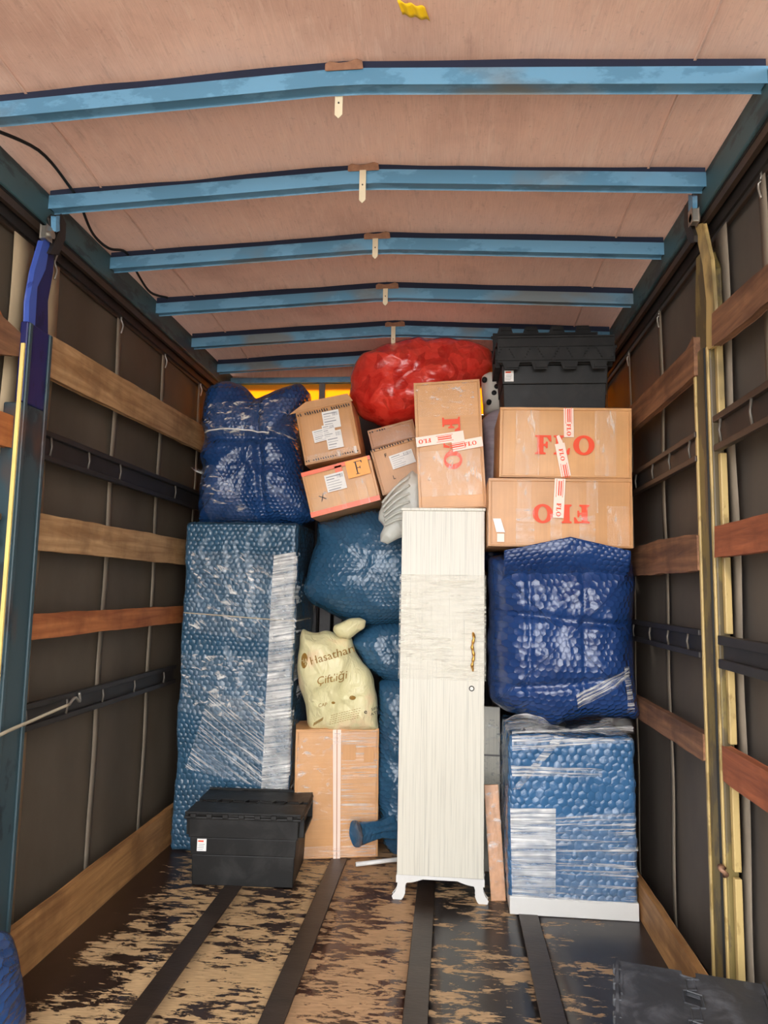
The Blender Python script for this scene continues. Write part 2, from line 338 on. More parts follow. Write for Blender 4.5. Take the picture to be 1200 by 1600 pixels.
# floor: five worn panels, four steel strips
fl = empty('floor', (0, 0, 0)); fl['kind'] = 'structure'
cx = [-1.008, -.567, -.103, .352]; sw = .042; edges = [-1.66]+cx+[1.0]
for i in range(5):
    a = edges[i]+(sw if i else 0); b = edges[i+1]-(sw if i < 4 else 0)
    def fz(u, v, a=a, b=b): return Vector((a+(b-a)*u, YB+(YF-YB)*v, 0.002*noise.noise(Vector((a+u*2, v*9, 0)))-.001))
    o = MB().grid(fz, 6, 60).build('plywood_panel', M['ply'][i], fl, True, solid=.02)
for x in cx: MB().box((x-sw, YB, -.02), (x+sw, YF, .004)).build('floor_strip', M['strip'], fl, bevel=.003)
# ceiling
ce = empty('ceiling', (0, 0, 0)); ce['kind'] = 'structure'
BY = [1.965, 2.455, 2.955, 3.465, 3.985, 4.46]; DZ = [.028, .01, .004, 0, 0, -.005]
def cz(u, v):
    x = -1.64+2.62*u; y = YB+(YF-YB)*v
    sag = .012*abs(math.sin(math.pi*(y-1.965)/.5))
    return Vector((x, y, roofz(x)+.036+(.026 if y < 1.97 else .026*max(0, 1-(y-1.97)/.5))+sag+.006*fb((x, y, 0), 2.5)))
ro = MB().grid(cz, 60, 130).build('roof_sheet', M['roof'], ce, True)
for s in (-1, 1):   # the overlapping seams of the sheet
    xs = XC+s*1.02
    def sz(u, v, xs=xs): p = cz((xs+.0+.008*u+1.64)/2.62, v); p.z -= .004; return p
    MB().grid(sz, 2, 130).build('sheet_seam', M['roof'], ce, True, solid=.002)
def beam_mb(y, dz, yd=.045, h=.042):
    m = MB(); xs = [XL, XC-.06, XC+.06, XR]; zt = [roofz(x) for x in xs]
    pts = [(x, z+dz) for x, z in zip(xs, zt)] + [(x, z+dz-h) for x, z in zip(xs[::-1], zt[::-1])]
    return m.prism(pts, y, y+yd, 'y')
tagpx = [(527, 178), (566, 318), (586, 405), (602, 478), (614, 555)]
for i, y in enumerate(BY):
    b = beam_mb(y, DZ[i]).build('roof_beam', M['beam'], ce, bevel=.006)
    m = MB(); xs = [XL+.0+(XR-XL)*k/40 for k in range(41)]
    pts = [(x, roofz(x)+DZ[i]+.04+.003*math.sin(x*9+i)) for x in xs]+[(x, roofz(x)+DZ[i]-.002) for x in xs[::-1]]
    m.prism(pts, y+.006, y+.032, 'y').build('webbing_band', M['navy'], ce)
    if i < 5:
        zc = roofz(XC)+DZ[i]; w = .055
        pp = [(XC-w, zc-.002), (XC-w, zc+.016), (XC-w*.8, zc+.022), (XC-w*.3, zc+.016), (XC+w*.2, zc+.018), (XC+w*.7, zc+.026), (XC+w*.95, zc+.02), (XC+w, zc-.001)]
        MB().prism(pp, y-.006, y+.012, 'y').build('ridge_plate', M['rusty'] if i else M['rusty'], b, bevel=.003)
        w = .012; yy = y+.028 if i == 0 else y-.006; xo = at(*tagpx[i], yy).x
        zt = zc-.03 if i == 0 else zc-.004; L = zt-at(*tagpx[i], yy).z
        tp = [(xo-w, zt), (xo-w, zt-L+.012), (xo, zt-L), (xo+w, zt-L+.012), (xo+w, zt)]
        MB().prism(tp, yy+(.02 if i == 0 else -.004), yy+(.023 if i == 0 else 0), 'y').build('hanging_tag', M['tagm'], b)
        h = MB().cyl((xo, zt-L*.45, yy+(.018 if i == 0 else -.006)), .0028, .003); h.build('tag_hole', M['black'], b)
# front bulkhead: header, amber sheets, ribs
wf = empty('wall_front', (0, 0, 0)); wf['kind'] = 'structure'
MB().box((-1.64, YF, 0), (.98, YF+.03, 2.61)).build('bulkhead_sheet', M['front'], wf)
MB().box((XL, YF-.05, 2.833), (XR, YF-.0, 2.873)).build('header_beam', M['beam'], wf, bevel=.004)
for k in range(4): MB().box((-1.48+k*.60, YF-.01, 2.61), (-1.48+k*.60+.57, YF-.005, 2.84)).build('amber_panel', M['amber'], wf)
for k in range(5): MB().box((-1.52+k*.60, YF-.03, 0), (-1.48+k*.60, YF, 2.84)).build('bulkhead_rib', M['slate'], wf)
MB().box((-1.64, YF, 2.50), (-1.48, YF+.01, 3.0)).build('corner_sheet', M['front'], wf)
MB().box((.90, YF, 2.50), (.98, YF+.01, 3.0)).build('corner_sheet', M['front'], wf)
MB().box((-1.60, YF-.006, 2.79), (.96, YF, 3.0)).build('gable_sheet', M['roof'], wf)
# curtains with webbing straps
def curtain(name, X, m, sgn):
    def f(u, v):
        y = YB+(YF-YB)*u; z = -.18+2.92*v
        return Vector((X+sgn*(.008*fb((0, y, z), 1.4)+.004*math.sin(y*9)), y, z))
    return tag(MB().grid(f, 90, 50).build(name, m, None, True), kind='structure')
wl = curtain('wall_left', XL-.075, M['curtL'], -1); wr = curtain('wall_right', XR+.085, M['curtR'], 1)
def strap(parent, X, y, w, s, m, z1=2.72, buckle=True):
    def f(u, v): return Vector((X+.003*math.sin(v*20+y), y-w/2+w*u+.004*math.sin(v*7+y*3), .01+(z1-.03-.01)*v))
    o = MB().grid(f, 2, 40).build('webbing_strap', m, parent, True, solid=.003)
    if buckle:
        X2 = X+s*.012
        MB().tube(smooth([Vector((X2-s*.006, y, z1-.10)), Vector((X2, y+.003, z1-.06)), Vector((X2-s*.008, y-.004, z1-.03)), Vector((X2-s*.002, y+.004, z1+.01))], 4), [.004]*13, 6).build('strap_hook', M['steel'], o, True)
for y, w in ((3.20, .045), (3.74, .045), (4.31, .04)): strap(wl, XL-.055, y, w, 1, M['web'])
strap(wl, XL-.05, 2.40, .12, 1, M['webwide'], buckle=False); strap(wl, XL-.048, 2.60, .085, 1, M['webwide'])
for y, w in ((2.16, .05), (3.24, .045), (3.80, .04), (4.35, .04)): strap(wr, XR+.06, y, w, -1, M['web'])
strap(wr, XR+.055, 2.475, .10, -1, M['web'], buckle=False)
# longitudinal roof rails with the curtain track under them
for n, X, s in (('trim_1', XL, 1), ('trim_2', XR, -1)):
    r = empty(n, (X, 0, 0)); r['kind'] = 'structure'
    def P(a, b): return sorted((-s*a, -s*b))
    x = P(0, .09); MB().box((x[0], YB, 2.775), (x[1], YF, 2.90)).build('rail_box', M['rail'], r, bevel=.006)
    x = P(.012, .03); MB().box((x[0], YB, 2.735), (x[1], YF, 2.776)).build('track_lip', M['darkbrown'], r)
    x = P(.042, .052); MB().box((x[0], YB, 2.70), (x[1], YF, 2.776)).build('track_lip', M['dark'], r)
    x = P(.06, .074); MB().box((x[0], YB, 2.69), (x[1], YF, 2.72)).build('track_lip', M['darkbrown'], r, bevel=.003)
    x = P(.01, .09); MB().box((x[0], YB, 2.765), (x[1], YF, 2.777)).build('track_roof', M['black'], r)
# kick boards
def slat(name, X, T, pts, m, label=None, cat='board', kind=None, wob=.004, group=None):
    """pts: outline in (y, z); a plank of thickness T whose face is at X"""
    n = []
    for i in range(len(pts)):
        a = Vector(pts[i]); b = Vector(pts[(i+1) % len(pts)]); L = (b-a).length; k = max(1, int(L/.06))
        for j in range(k):
            p = a.lerp(b, j/k); n.append((p.x+(wob*noise.noise(Vector((p.x*20, p.y*20, X))) if 0 < j else 0), p.y+wob*noise.noise(Vector((p.x*9, p.y*30, 3+X)))))
    y0 = sum(p[0] for p in n)/len(n); z0 = min(p[1] for p in n)
    o = MB().prism([(p[0]-y0, p[1]-z0) for p in n], 0, T, 'x').build(name, m, None, bevel=.002, seg=1); o.location = (X, y0, z0)
    return tag(o, label, cat if label else None, group, kind)
slat('baseboard_left', -1.515, -.03, [(YB, 0), (4.7, 0), (4.7, .19), (YB, .19)], M['kick'], kind='structure')
slat('baseboard_right', .835, .03, [(2.45, 0), (4.7, 0), (4.7, .15), (2.45, .15)], M['kick'], kind='structure')

# ------------------------------------------------------------ side slats and posts
Ls = -1.53; E1 = 4.72
slat('wooden_slat', Ls, -.028, [(2.50, 2.19), (E1, 2.255), (E1, 2.40), (4.22, 2.395), (2.50, 2.35)], M['pine'], 'uppermost long pale pine slat on the left wall', 'slat')
slat('wooden_slat', Ls, -.028, [(2.48, 1.53), (E1, 1.535), (E1, 1.675), (2.48, 1.665)], M['pine'], 'wide pale pine slat at mid height on the left wall', 'slat')
slat('wooden_slat', Ls, -.028, [(2.48, 1.20), (E1, 1.20), (E1, 1.29), (2.48, 1.29)], M['orangewood'], 'narrow orange pine slat on the left wall below the wide pale one', 'slat')
slat('wooden_slat', Ls, -.03, [(1.2, 2.10), (2.12, 2.16), (2.32, 2.205), (2.325, 2.285), (2.2, 2.31), (1.2, 2.26)], M['oldwood'], 'rough brown slat at the upper left edge, left of the blue post', 'slat')
slat('wooden_slat', Ls-.035, -.02, [(1.2, 2.26), (2.24, 2.30), (2.26, 2.33), (2.2, 2.38), (2.12, 2.42), (1.2, 2.42)], M['orangewood'], 'broken orange board end behind the rough slat at the upper left edge', 'board')
slat('wooden_slat', Ls, -.028, [(1.2, 1.86), (2.315, 1.875), (2.31, 1.985), (1.2, 1.98)], M['orangewood'], 'short orange slat at the left edge beside the blue post', 'slat')
slat('wooden_slat', .87, .028, [(2.585, 2.19), (4.72, 2.20), (4.72, 2.32), (2.66, 2.31), (2.58, 2.335)], M['oldwood'], 'uppermost brown slat on the right wall behind the yellow post', 'slat')
slat('wooden_slat', .87, .028, [(2.61, 1.49), (4.72, 1.50), (4.72, 1.62), (3.4, 1.625), (3.0, 1.63), (2.61, 1.615)], M['oldwood'], 'weathered brown slat at mid height on the right wall behind the yellow post', 'slat', wob=.008)
slat('wooden_slat', .87, .028, [(2.61, .84), (4.72, .83), (4.72, .925), (2.61, .93)], M['oldwood'], 'low brown slat on the right wall beside the upper blue bundle', 'slat')
slat('wooden_slat', .87, .028, [(1.1, 2.17), (2.40, 2.235), (2.39, 2.345), (1.1, 2.27)], M['oldwood'], 'uppermost rough slat at the right edge in front of the yellow post', 'slat', wob=.008)
slat('wooden_slat', .87, .028, [(1.1, 1.53), (2.44, 1.53), (2.43, 1.63), (1.1, 1.625)], M['redwood'], 'reddish grained slat at the right edge at mid height', 'slat')
slat('wooden_slat', .87, .028, [(1.1, .81), (2.43, .82), (2.43, .925), (1.1, .925)], M['redwood'], 'low reddish slat at the right edge, nearest the floor', 'slat')
def metal_slat(X, s, y0, y1, zb, zt, rungs, label, mm='dark', th=.022):
    r = empty('metal_slat', (X, (y0+y1)/2, zb)); tag(r, label, 'slat'); yc = (y0+y1)/2
    w = -s*.024
    for z in (0, zt-zb-th): MB().box((min(0, w), y0-yc, z), (max(0, w), y1-yc, z+th)).build('slat_rail', M[mm], r, bevel=.003)
    x0, x1 = sorted((-s*.018, -s*.022)); MB().box((x0, y0-yc, th), (x1, y1-yc, zt-zb-th)).build('slat_web', M['dark'], r)
    for y in rungs:
        MB().tube([(-s*.006, y-yc, th*.6), (-s*-.001, y-yc, (zt-zb)/2), (-s*.006, y-yc, zt-zb-th*.6)], .0045, 6).build('rung', M['rung'], r, True)
metal_slat(Ls, 1, 2.49, 4.7, 1.87, 1.985, (2.56, 2.85, 3.14, 3.81, 4.2), 'dark steel ladder slat in the upper part of the left wall')
metal_slat(Ls, 1, 2.49, 3.95, .865, .965, (2.52, 2.80, 3.10, 3.42, 3.78), 'dark steel ladder slat low on the left wall, bungee hooked to it')
metal_slat(.87, -1, 2.60, 4.7, 1.88, 1.99, (2.66, 2.9, 3.14, 3.42), 'brown steel ladder slat on the right wall beside the stacked cartons', 'darkbrown')
metal_slat(.87, -1, 2.62, 4.7, 1.185, 1.285, (2.74, 2.98, 3.24, 3.52), 'dark steel ladder slat on the right wall beside the deep blue bundle')
metal_slat(.87, -1, 1.1, 2.42, 1.88, 2.0, (2.36, 2.12), 'upper brown steel ladder slat at the right edge', 'darkbrown')
metal_slat(.87, -1, 1.1, 2.44, 1.17, 1.275, (), 'lower black steel slat at the right edge', 'dark', .03)
metal_slat(Ls, 1, 1.1, 2.29, 1.53, 1.64, (2.25,), 'short dark steel slat at the left edge beside the blue post', 'darkbrown')

# left post (lower part teal, upper part navy, bent arm above)
pl = empty('side_post', (-1.55, 2.39, 0)); tag(pl, 'tall teal and navy steel post with bent bright blue arm, left side', 'post')
def W2(mb, root): return mb.move(-root.location)
W2(MB().box((-1.575, 2.315, 0), (-1.505, 2.465, 2.04)), pl).build('post_column', M['postblue'], pl, bevel=.006)
W2(MB().box((-1.535, 2.316, 2.04), (-1.504, 2.466, 2.335)), pl).build('post_sleeve', M['navypaint'], pl, bevel=.006)
for y in (2.318, 2.445): W2(MB().box((-1.505, y, .0), (-1.496, y+.018, 2.33)), pl).build('post_lip', M['postblue'], pl, bevel=.003)
W2(MB().box((-1.520, 2.306, .9), (-1.507, 2.313, 2.25)), pl).build('yellow_edge_strip', M['yline'], pl)
def yz(pts, X): return [(lambda p: (p.y, p.z))(atX(a, b, X)) for a, b in pts]
W2(MB().prism(yz([(52, 545), (52, 500), (58, 455), (65, 430), (76, 380), (86, 392), (84, 425), (76, 470), (76, 555)], -1.52), -1.555, -1.525, 'x'), pl).build('post_arm', M['navypaint'], pl, bevel=.004)
W2(MB().prism(yz([(44, 540), (46, 470), (54, 425), (68, 376), (77, 376), (70, 420), (57, 448), (51, 545)], -1.52), -1.540, -1.518, 'x'), pl).build('arm_flange', M['brightblue'], pl, bevel=.003)
def bolt(root, px, py, X, s):
    p = atX(px, py, X); a, b = sorted((p.x, p.x+s*.02)); a2, b2 = sorted((p.x+s*.0, p.x+s*.03))
    W2(MB().prism([(p.y-.018, p.z-.02), (p.y+.018, p.z-.02), (p.y+.018, p.z+.03), (p.y-.018, p.z+.03)], a-.01, b-.005, 'x'), root).build('hinge_bracket', M['steel'], root, bevel=.004)
    W2(MB().cyl((p.y, p.z, a2), .013, .03, 'x'), root).build('hinge_bolt', M['steel'], root, bevel=.003)
bolt(pl, 71, 367, -1.52, 1)
W2(MB().prism(yz([(86, 340), (92, 335), (99, 350), (98, 372), (88, 398), (76, 396), (84, 375), (90, 360)], -1.51), -1.54, -1.50, 'x'), pl).build('latch_hook', M['dark'], pl, bevel=.003)
W2(MB().prism(yz([(86, 338), (91, 338), (91, 360), (86, 362)], -1.495), -1.51, -1.49, 'x'), pl).build('latch_pin', M['beam'], pl, bevel=.002)
# right post (olive and yellow)
pr = empty('side_post', (.93, 2.52, 0)); tag(pr, 'tall scratched olive steel post with yellow edges and bent yellow arm, right side', 'post')
W2(MB().box((.885, 2.47, 0), (.925, 2.615, 2.28)), pr).build('post_column', M['olive'], pr, bevel=.006)
for y, w in ((2.470, .016), (2.598, .017)): W2(MB().box((.878, y, 0), (.886, y+w, 2.26)), pr).build('post_lip', M['yellow'], pr, bevel=.003)
W2(MB().box((.872, 2.486, 0), (.884, 2.49, 2.26)), pr).build('post_lip', M['black'], pr)
for z0, z1 in ((.0, .52), (.54, .82), (.93, 1.18), (1.28, 1.53), (1.63, 1.88), (1.995, 2.3)): W2(MB().box((.898, 2.436, z0), (.92, 2.458, z1)), pr).build('yellow_guide', M['yellow'], pr, bevel=.003)
W2(MB().prism(yz([(1085, 480), (1086, 405), (1094, 395), (1103, 420), (1106, 490), (1104, 550), (1087, 560)], .89), .895, .94, 'x'), pr).build('post_arm', M['olive'], pr, bevel=.004)
W2(MB().prism(yz([(1086, 352), (1098, 350), (1110, 405), (1115, 470), (1116, 540), (1104, 546), (1104, 470), (1098, 412), (1091, 380)], .88), .88, .893, 'x'), pr).build('arm_flange', M['yellow'], pr, bevel=.003)
bolt(pr, 1092, 341, .88, -1)
W2(MB().prism(yz([(1072, 322), (1078, 318), (1080, 350), (1086, 368), (1086, 378), (1078, 378), (1071, 352)], .87), .865, .89, 'x'), pr).build('latch_hook', M['dark'], pr, bevel=.003)
W2(MB().prism(yz([(1078, 305), (1084, 307), (1084, 328), (1078, 330)], .86), .855, .872, 'x'), pr).build('latch_pin', M['beam'], pr, bevel=.002)
W2(MB().tube([(.87, 2.44, .53), (.86, 2.43, .55), (.865, 2.46, .545)], .012, 8), pr).build('latch_lever', M['rusty'], pr, True)
# cable and bungee
pts = [atX(a, b, -1.40) for a, b in ((-30, 175), (0, 228), (20, 252), (45, 272), (72, 297))]
pts2 = [Vector((-1.50, 2.0, 2.86)), Vector((-1.44, 2.2, 2.905)), Vector((-1.45, 2.42, 2.905)), Vector((-1.46, 2.52, 2.89)), Vector((-1.50, 2.7, 2.865)), Vector((-1.505, 2.85, 2.875)), Vector((-1.47, 2.94, 2.90)), Vector((-1.49, 3.1, 2.88)), Vector((-1.51, 3.3, 2.87)), Vector((-1.48, 3.44, 2.90))]
tag(MB().tube(smooth(pts2), .006, 6).build('cable', M['black'], None, True), 'thin black cable looping under the roof sheet along the left rail', 'cable')
pts = smooth([Vector((-1.40, 1.7, .83)), Vector((-1.46, 2.2, .90)), Vector((-1.49, 2.5, .915)), Vector((-1.50, 2.76, .93))])
rp = empty('bungee_cord', pts[-1]); tag(rp, 'thin pale bungee cord stretched across the left post to the low ladder slat', 'cord')
W2(MB().tube(pts, .006, 6), rp).build('cord', M['rope'], rp, True)
W2(MB().tube(smooth([Vector((-1.50, 2.76, .93)), Vector((-1.50, 2.80, .95)), Vector((-1.50, 2.84, .93)), Vector((-1.50, 2.83, .965))]), .006, 6), rp).build('hook', M['steel'], rp, True)
# yellow sticker on the roof sheet
def stf(u, v):
    p = Vector((-.155+.075*u+.012*v, 1.755+.045*v+.02*u, 0)); d = cz((p.x+1.64)/2.62, (p.y-YB)/(YF-YB)); p.z = d.z-.006+.003*math.sin(u*16); return p
tag(MB().grid(stf, 24, 4).build('sticker', M['stickery'], None, True, solid=.001), 'small yellow wavy sticker on the roof sheet, nearest the rear', 'sticker')

# ------------------------------------------------------------ bundles, wrapped boxes, films
def drape_y(pts, bvh, off=.004):
    out = []; last = None
    for p in pts:
        h = bvh.ray_cast(Vector((p.x, p.y-3, p.z)), Vector((0, 1, 0)))
        if h[0] is not None: last = h[0].y-off
        out.append(Vector((p.x, last if last is not None else p.y, p.z)))
    return out
def bundle_mb(outline, Y, depth, amp=.014, seed=0, p=3.2, q=2.0, nt=150, nr=34, center=None, fold=1.0, back=1.0, round_=2, bfn=None):
    """rounded volume whose side outline (x,z) lies at depth Y; bulges depth/2 to the front and back"""
    P = [Vector((a.x, a.z)) for a in (at(px, py, Y) for px, py in outline)]
    c = sum(P, Vector((0, 0)))/len(P) if center is None else (lambda a: Vector((a.x, a.z)))(at(*center, Y))
    # resample closed outline with light rounding
    L = [(P[(i+1) % len(P)]-P[i]).length for i in range(len(P))]; T = sum(L); ring = []
    for k in range(nt):
        s = T*k/nt; i = 0
        while s > L[i]: s -= L[i]; i = (i+1) % len(P)
        ring.append(P[i].lerp(P[(i+1) % len(P)], s/L[i]))
    for _ in range(round_): ring = [(ring[k-1]+ring[k]*2+ring[(k+1) % nt])/4 for k in range(nt)]
    m = MB(); vs = []; uv = []
    def disp(x, y, z):
        v = Vector((x+seed*3.7, y, z))
        return amp*(1.2*fb(v, 3.2, 2)+.9*max(0, ridge(v, 5.5)-.45)*fold+.45*max(0, ridge(v+Vector((9, 0, 0)), 13)-.4)*fold)
    for side in (-1, 1):
        for r in range(nr+1):
            s = r/nr; tt = 1-(1-s)**1.6
            th = (max(0, 1-tt**p))**(1/q)*depth/2*(1 if side < 0 else back)
            for k in range(nt):
                b = ring[k]; x = c.x+(b.x-c.x)*tt; z = c.y+(b.y-c.y)*tt
                if bfn and side < 0: th2 = th*bfn(x, z)
                else: th2 = th
                d = disp(x, side*.1, z); dd = d*(1-tt**6) if r < nr else 0
                e = amp*.5*noise.noise(Vector((b.x*14+seed, b.y*14, 1)))*tt
                dir_ = (b-c).normalized()
                vs.append(Vector((x+dir_.x*e, Y+side*(th2+dd), z+dir_.y*e))); uv.append((x+.35*side*th, z+(.35*th if abs(dir_.y) > .7 else 0)))
    fs = []
    for si in range(2):
        o = si*(nr+1)*nt
        for r in range(nr):
            for k in range(nt):
                a, b_, c_, d_ = o+r*nt+k, o+r*nt+(k+1) % nt, o+(r+1)*nt+(k+1) % nt, o+(r+1)*nt+k
                if r == 0: fs.append((a, c_, d_) if si else (a, d_, c_))
                else: fs.append((a, b_, c_, d_) if si else (a, d_, c_, b_))
    m.v = vs; m.f = fs; m.uv = uv; return m
def bundle(name, outline, Y, depth, m, label=None, cat='bundle', parent=None, **k):
    mb = bundle_mb(outline, Y, depth, **k)
    if parent: W2(mb, parent); return mb.build(name, m, parent, True)
    c = sum(mb.v, Vector())/len(mb.v); loc = Vector((c.x, c.y, min(v.z for v in mb.v))); mb.v = [v-loc for v in mb.v]
    o = mb.build(name, m, None, True); o.location = loc; return tag(o, label, cat) if label else o
def bvh_of(o):
    dg = None; me = o.data; p = o.location if not o.parent else o.location+o.parent.location
    return BVHTree.FromPolygons([v.co+p for v in me.vertices], [tuple(q.vertices) for q in me.polygons])
def film_on(target, root, quad, Y, m, off=.006, nu=40, nv=40, amp=.003, name='stretch_film', diag=0):
    """a sheet of film laid over a thing's front; quad in px: TL, TR, BR, BL at depth Y"""
    T = bvh_of(target); TL, TR, BR, BL = [at(a, b, Y) for a, b in quad]; base = root.location
    pts = []; 
    for j in range(nv+1):
        for i in range(nu+1):
            u, v = i/nu, j/nv; pts.append(TL.lerp(TR, u).lerp(BL.lerp(BR, u), v))
    pts = drape_y(pts, T, off)
    mb = MB(); w = (TR-TL).length; h = (BL-TL).length
    mb.v = [Vector((p.x, p.y-amp*abs(noise.noise(Vector((p.x*10, 0, p.z*60)))), p.z))-base for p in pts]
    mb.f = [(j*(nu+1)+i, (j+1)*(nu+1)+i, (j+1)*(nu+1)+i+1, j*(nu+1)+i+1) for j in range(nv) for i in range(nu)]
    mb.uv = [(i/nu*w, -j/nv*h+diag*i/nu*w) for j in range(nv+1) for i in range(nu+1)]
    return mb.build(name, m, root, True)
def string_on(target, root, pxs, Y, r, m, name='string', off=.004):
    pts = smooth([at(a, b, Y) for a, b in pxs], 10); T = bvh_of(target); pts = [p-root.location for p in drape_y(pts, T, off)]
    return MB().tube(pts, r, 6).build(name, m, root, True)
def wrapped_box(x0, x1, y0, y1, z0, z1, amp, seed, n=70, rad=.02):
    """box with softened edges, dents and folds; closed grid faces"""
    m = MB(); uv = []
    cx_, cy_, cz_ = (x0+x1)/2, (y0+y1)/2, (z0+z1)/2; hx, hy, hz = (x1-x0)/2, (y1-y0)/2, (z1-z0)/2
    def face(o, U, V, nu, nv):
        base = len(m.v)
        for j in range(nv+1):
            for i in range(nu+1):
                p = Vector(o)+Vector(U)*(i/nu)+Vector(V)*(j/nv); q = Vector((p.x*hx, p.y*hy, p.z*hz))
                c = Vector((max(-hx+rad, min(hx-rad, q.x)), max(-hy+rad, min(hy-rad, q.y)), max(-hz+rad, min(hz-rad, q.z))))
                d = q-c; nrm = d.normalized() if d.length > 1e-9 else q.normalized()
                s = c+nrm*rad; w = s+Vector((seed*5.1, 0, 0))
                s += nrm*amp*(fb(w, 3.5, 2)*1.0+max(0, ridge(w, 7)-.5)*.9+.35*max(0, ridge(w+Vector((4, 4, 4)), 17)-.4))
                m.v.append(Vector((cx_, cy_, cz_))+s)
                a = abs(nrm.x) > .6; uv.append((s.y if a else s.x, s.z if abs(nrm.z) < .7 else s.y))
        for j in range(nv):
            for i in range(nu): m.f.append((base+j*(nu+1)+i, base+j*(nu+1)+i+1, base+(j+1)*(nu+1)+i+1, base+(j+1)*(nu+1)+i))
    a = n; b = int(n*max(.3, hy/max(hx, hz)))
    face((-1, -1, -1), (2, 0, 0), (0, 0, 2), a//2, a); face((1, 1, -1), (-2, 0, 0), (0, 0, 2), a//2, a)
    face((1, -1, -1), (0, 2, 0), (0, 0, 2), b, a); face((-1, 1, -1), (0, -2, 0), (0, 0, 2), b, a)
    face((-1, -1, 1), (2, 0, 0), (0, 2, 0), a//2, b); face((-1, 1, -1), (2, 0, 0), (0, -2, 0), a//2, b)
    m.uv = uv; return m

# A: tall wrapped wardrobe on the left
A = empty('wrapped_wardrobe', (-1.165, 4.12, 0)); tag(A, 'tall teal bubble-wrapped wardrobe standing on the floor at left', 'wardrobe')
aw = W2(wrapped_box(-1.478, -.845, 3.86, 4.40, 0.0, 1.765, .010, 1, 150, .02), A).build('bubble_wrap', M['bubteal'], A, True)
film_on(aw, A, [(428, 868), (464, 862), (452, 1240), (408, 1245)], 3.86, M['filmG'], nu=20, nv=80)
film_on(aw, A, [(300, 860), (466, 868), (462, 1010), (295, 985)], 3.86, M['filmB'], nu=40, nv=40, diag=.4)
film_on(aw, A, [(330, 1080), (458, 1110), (452, 1240), (290, 1200)], 3.86, M['filmH'], nu=40, nv=40, diag=.5)
film_on(aw, A, [(280, 1020), (450, 1030), (445, 1130), (276, 1110)], 3.86, M['filmB'], nu=40, nv=40)
string_on(aw, A, [(284, 957), (350, 962), (400, 966), (455, 970), (464, 970)], 3.86, .0035, M['rope'])
s2 = MB().tube(smooth([at(464, 970, 3.86), at(474, 968, 4.0)+Vector((.0, 0, 0)), at(486, 962, 4.35), at(492, 945, 4.4)]), .0035, 6); W2(s2, A).build('string', M['rope'], A, True)
# U: bundle on it
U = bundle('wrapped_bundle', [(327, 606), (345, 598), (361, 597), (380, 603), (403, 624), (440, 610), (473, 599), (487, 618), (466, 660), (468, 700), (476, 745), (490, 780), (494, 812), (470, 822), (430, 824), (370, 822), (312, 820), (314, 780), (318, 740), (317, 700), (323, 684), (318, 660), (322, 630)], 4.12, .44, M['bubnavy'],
    'bright blue bubble-wrapped bundle with V-shaped top, tied with string, on the tall left wardrobe', 'bundle', amp=.024, seed=3, center=(400, 730), p=2.6, round_=1,
    bfn=lambda x, z: 1-.22*math.exp(-((z-2.265)/.02)**2)-.16*math.exp(-((x+1.10+.1*(z-2.2))/.018)**2))
film_on(U, U, [(315, 735), (350, 735), (410, 815), (335, 815)], 4.1, M['filmB'], nu=30, nv=30)
film_on(U, U, [(340, 640), (470, 630), (470, 690), (320, 690)], 4.1, M['filmB'], nu=30, nv=20)
string_on(U, U, [(330, 682), (370, 681), (400, 683), (432, 687)], 4.1, .004, M['paper'])

# E, F: middle bundles
E_ = bundle('wrapped_bundle', [(496, 815), (520, 810), (560, 798), (620, 792), (690, 795), (740, 812), (745, 900), (735, 970), (690, 976), (625, 976), (580, 979), (538, 971), (512, 956), (484, 941), (475, 920), (485, 880), (497, 845)], 4.08, .56, M['bubmid'],
    'teal blue bubble-wrapped bundle under the small tilted cartons, left of the white wardrobe', 'bundle', amp=.018, seed=5, p=2.8)
Fb = empty('wrapped_chair', at(640, 1340, 4.0)); Fb.location.z = 0; tag(Fb, 'narrow blue bubble-wrapped piece with a flared foot, left of the white wardrobe near the floor', 'bundle')
bundle('wrapped_top', [(549, 1003), (555, 987), (587, 972), (640, 970), (700, 975), (710, 1020), (700, 1070), (640, 1075), (590, 1056), (567, 1035)], 4.07, .36, M['bubmid'], parent=Fb, amp=.02, seed=6)
ba = bundle('wrapped_body', [(592, 1062), (640, 1052), (700, 1052), (715, 1100), (715, 1330), (680, 1338), (615, 1338), (600, 1320), (594, 1290), (588, 1210), (590, 1150), (592, 1090)], 4.02, .26, M['bubmid'], parent=Fb, amp=.02, seed=7, center=(650, 1190), nt=180)
ft = at(575, 1300, 3.80); 
def foot(u, v):
    a = 2*math.pi*v; p0 = at(556, 1303, 3.78); p1 = at(612, 1292, 3.92); d = (p1-p0).normalized(); A_ = d.cross(Vector((0, 0, 1))).normalized(); B_ = A_.cross(d)
    r = .066-.024*min(1, u*1.6)**.7+.006*math.sin(a*6)*(.3+u)+(.02*(u-.65)/.35 if u > .65 else 0)
    return p0.lerp(p1, u)+(A_*math.cos(a)+B_*math.sin(a))*r-Fb.location
mb = MB().grid(foot, 16, 40, (.2, .3)); mb.add([at(557, 1303, 3.78)-Fb.location+Vector((.012, 0, 0))], []); k = len(mb.v)-1
mb.f += [(k, (j+1)*17, j*17) for j in range(40)]; mb.uv.append((0, 0)); mb.build('wrapped_foot', M['bubmid'], Fb, True)
# white rod
a = at(556, 1345, 3.72); b = at(650, 1338, 3.86); a.z = .03; b.z = .03
tag(MB().tube([a, b], .011, 10).build('white_rod', M['white'], None, True), 'thin white rod lying on the floor, poking out left of the white wardrobe', 'rod')

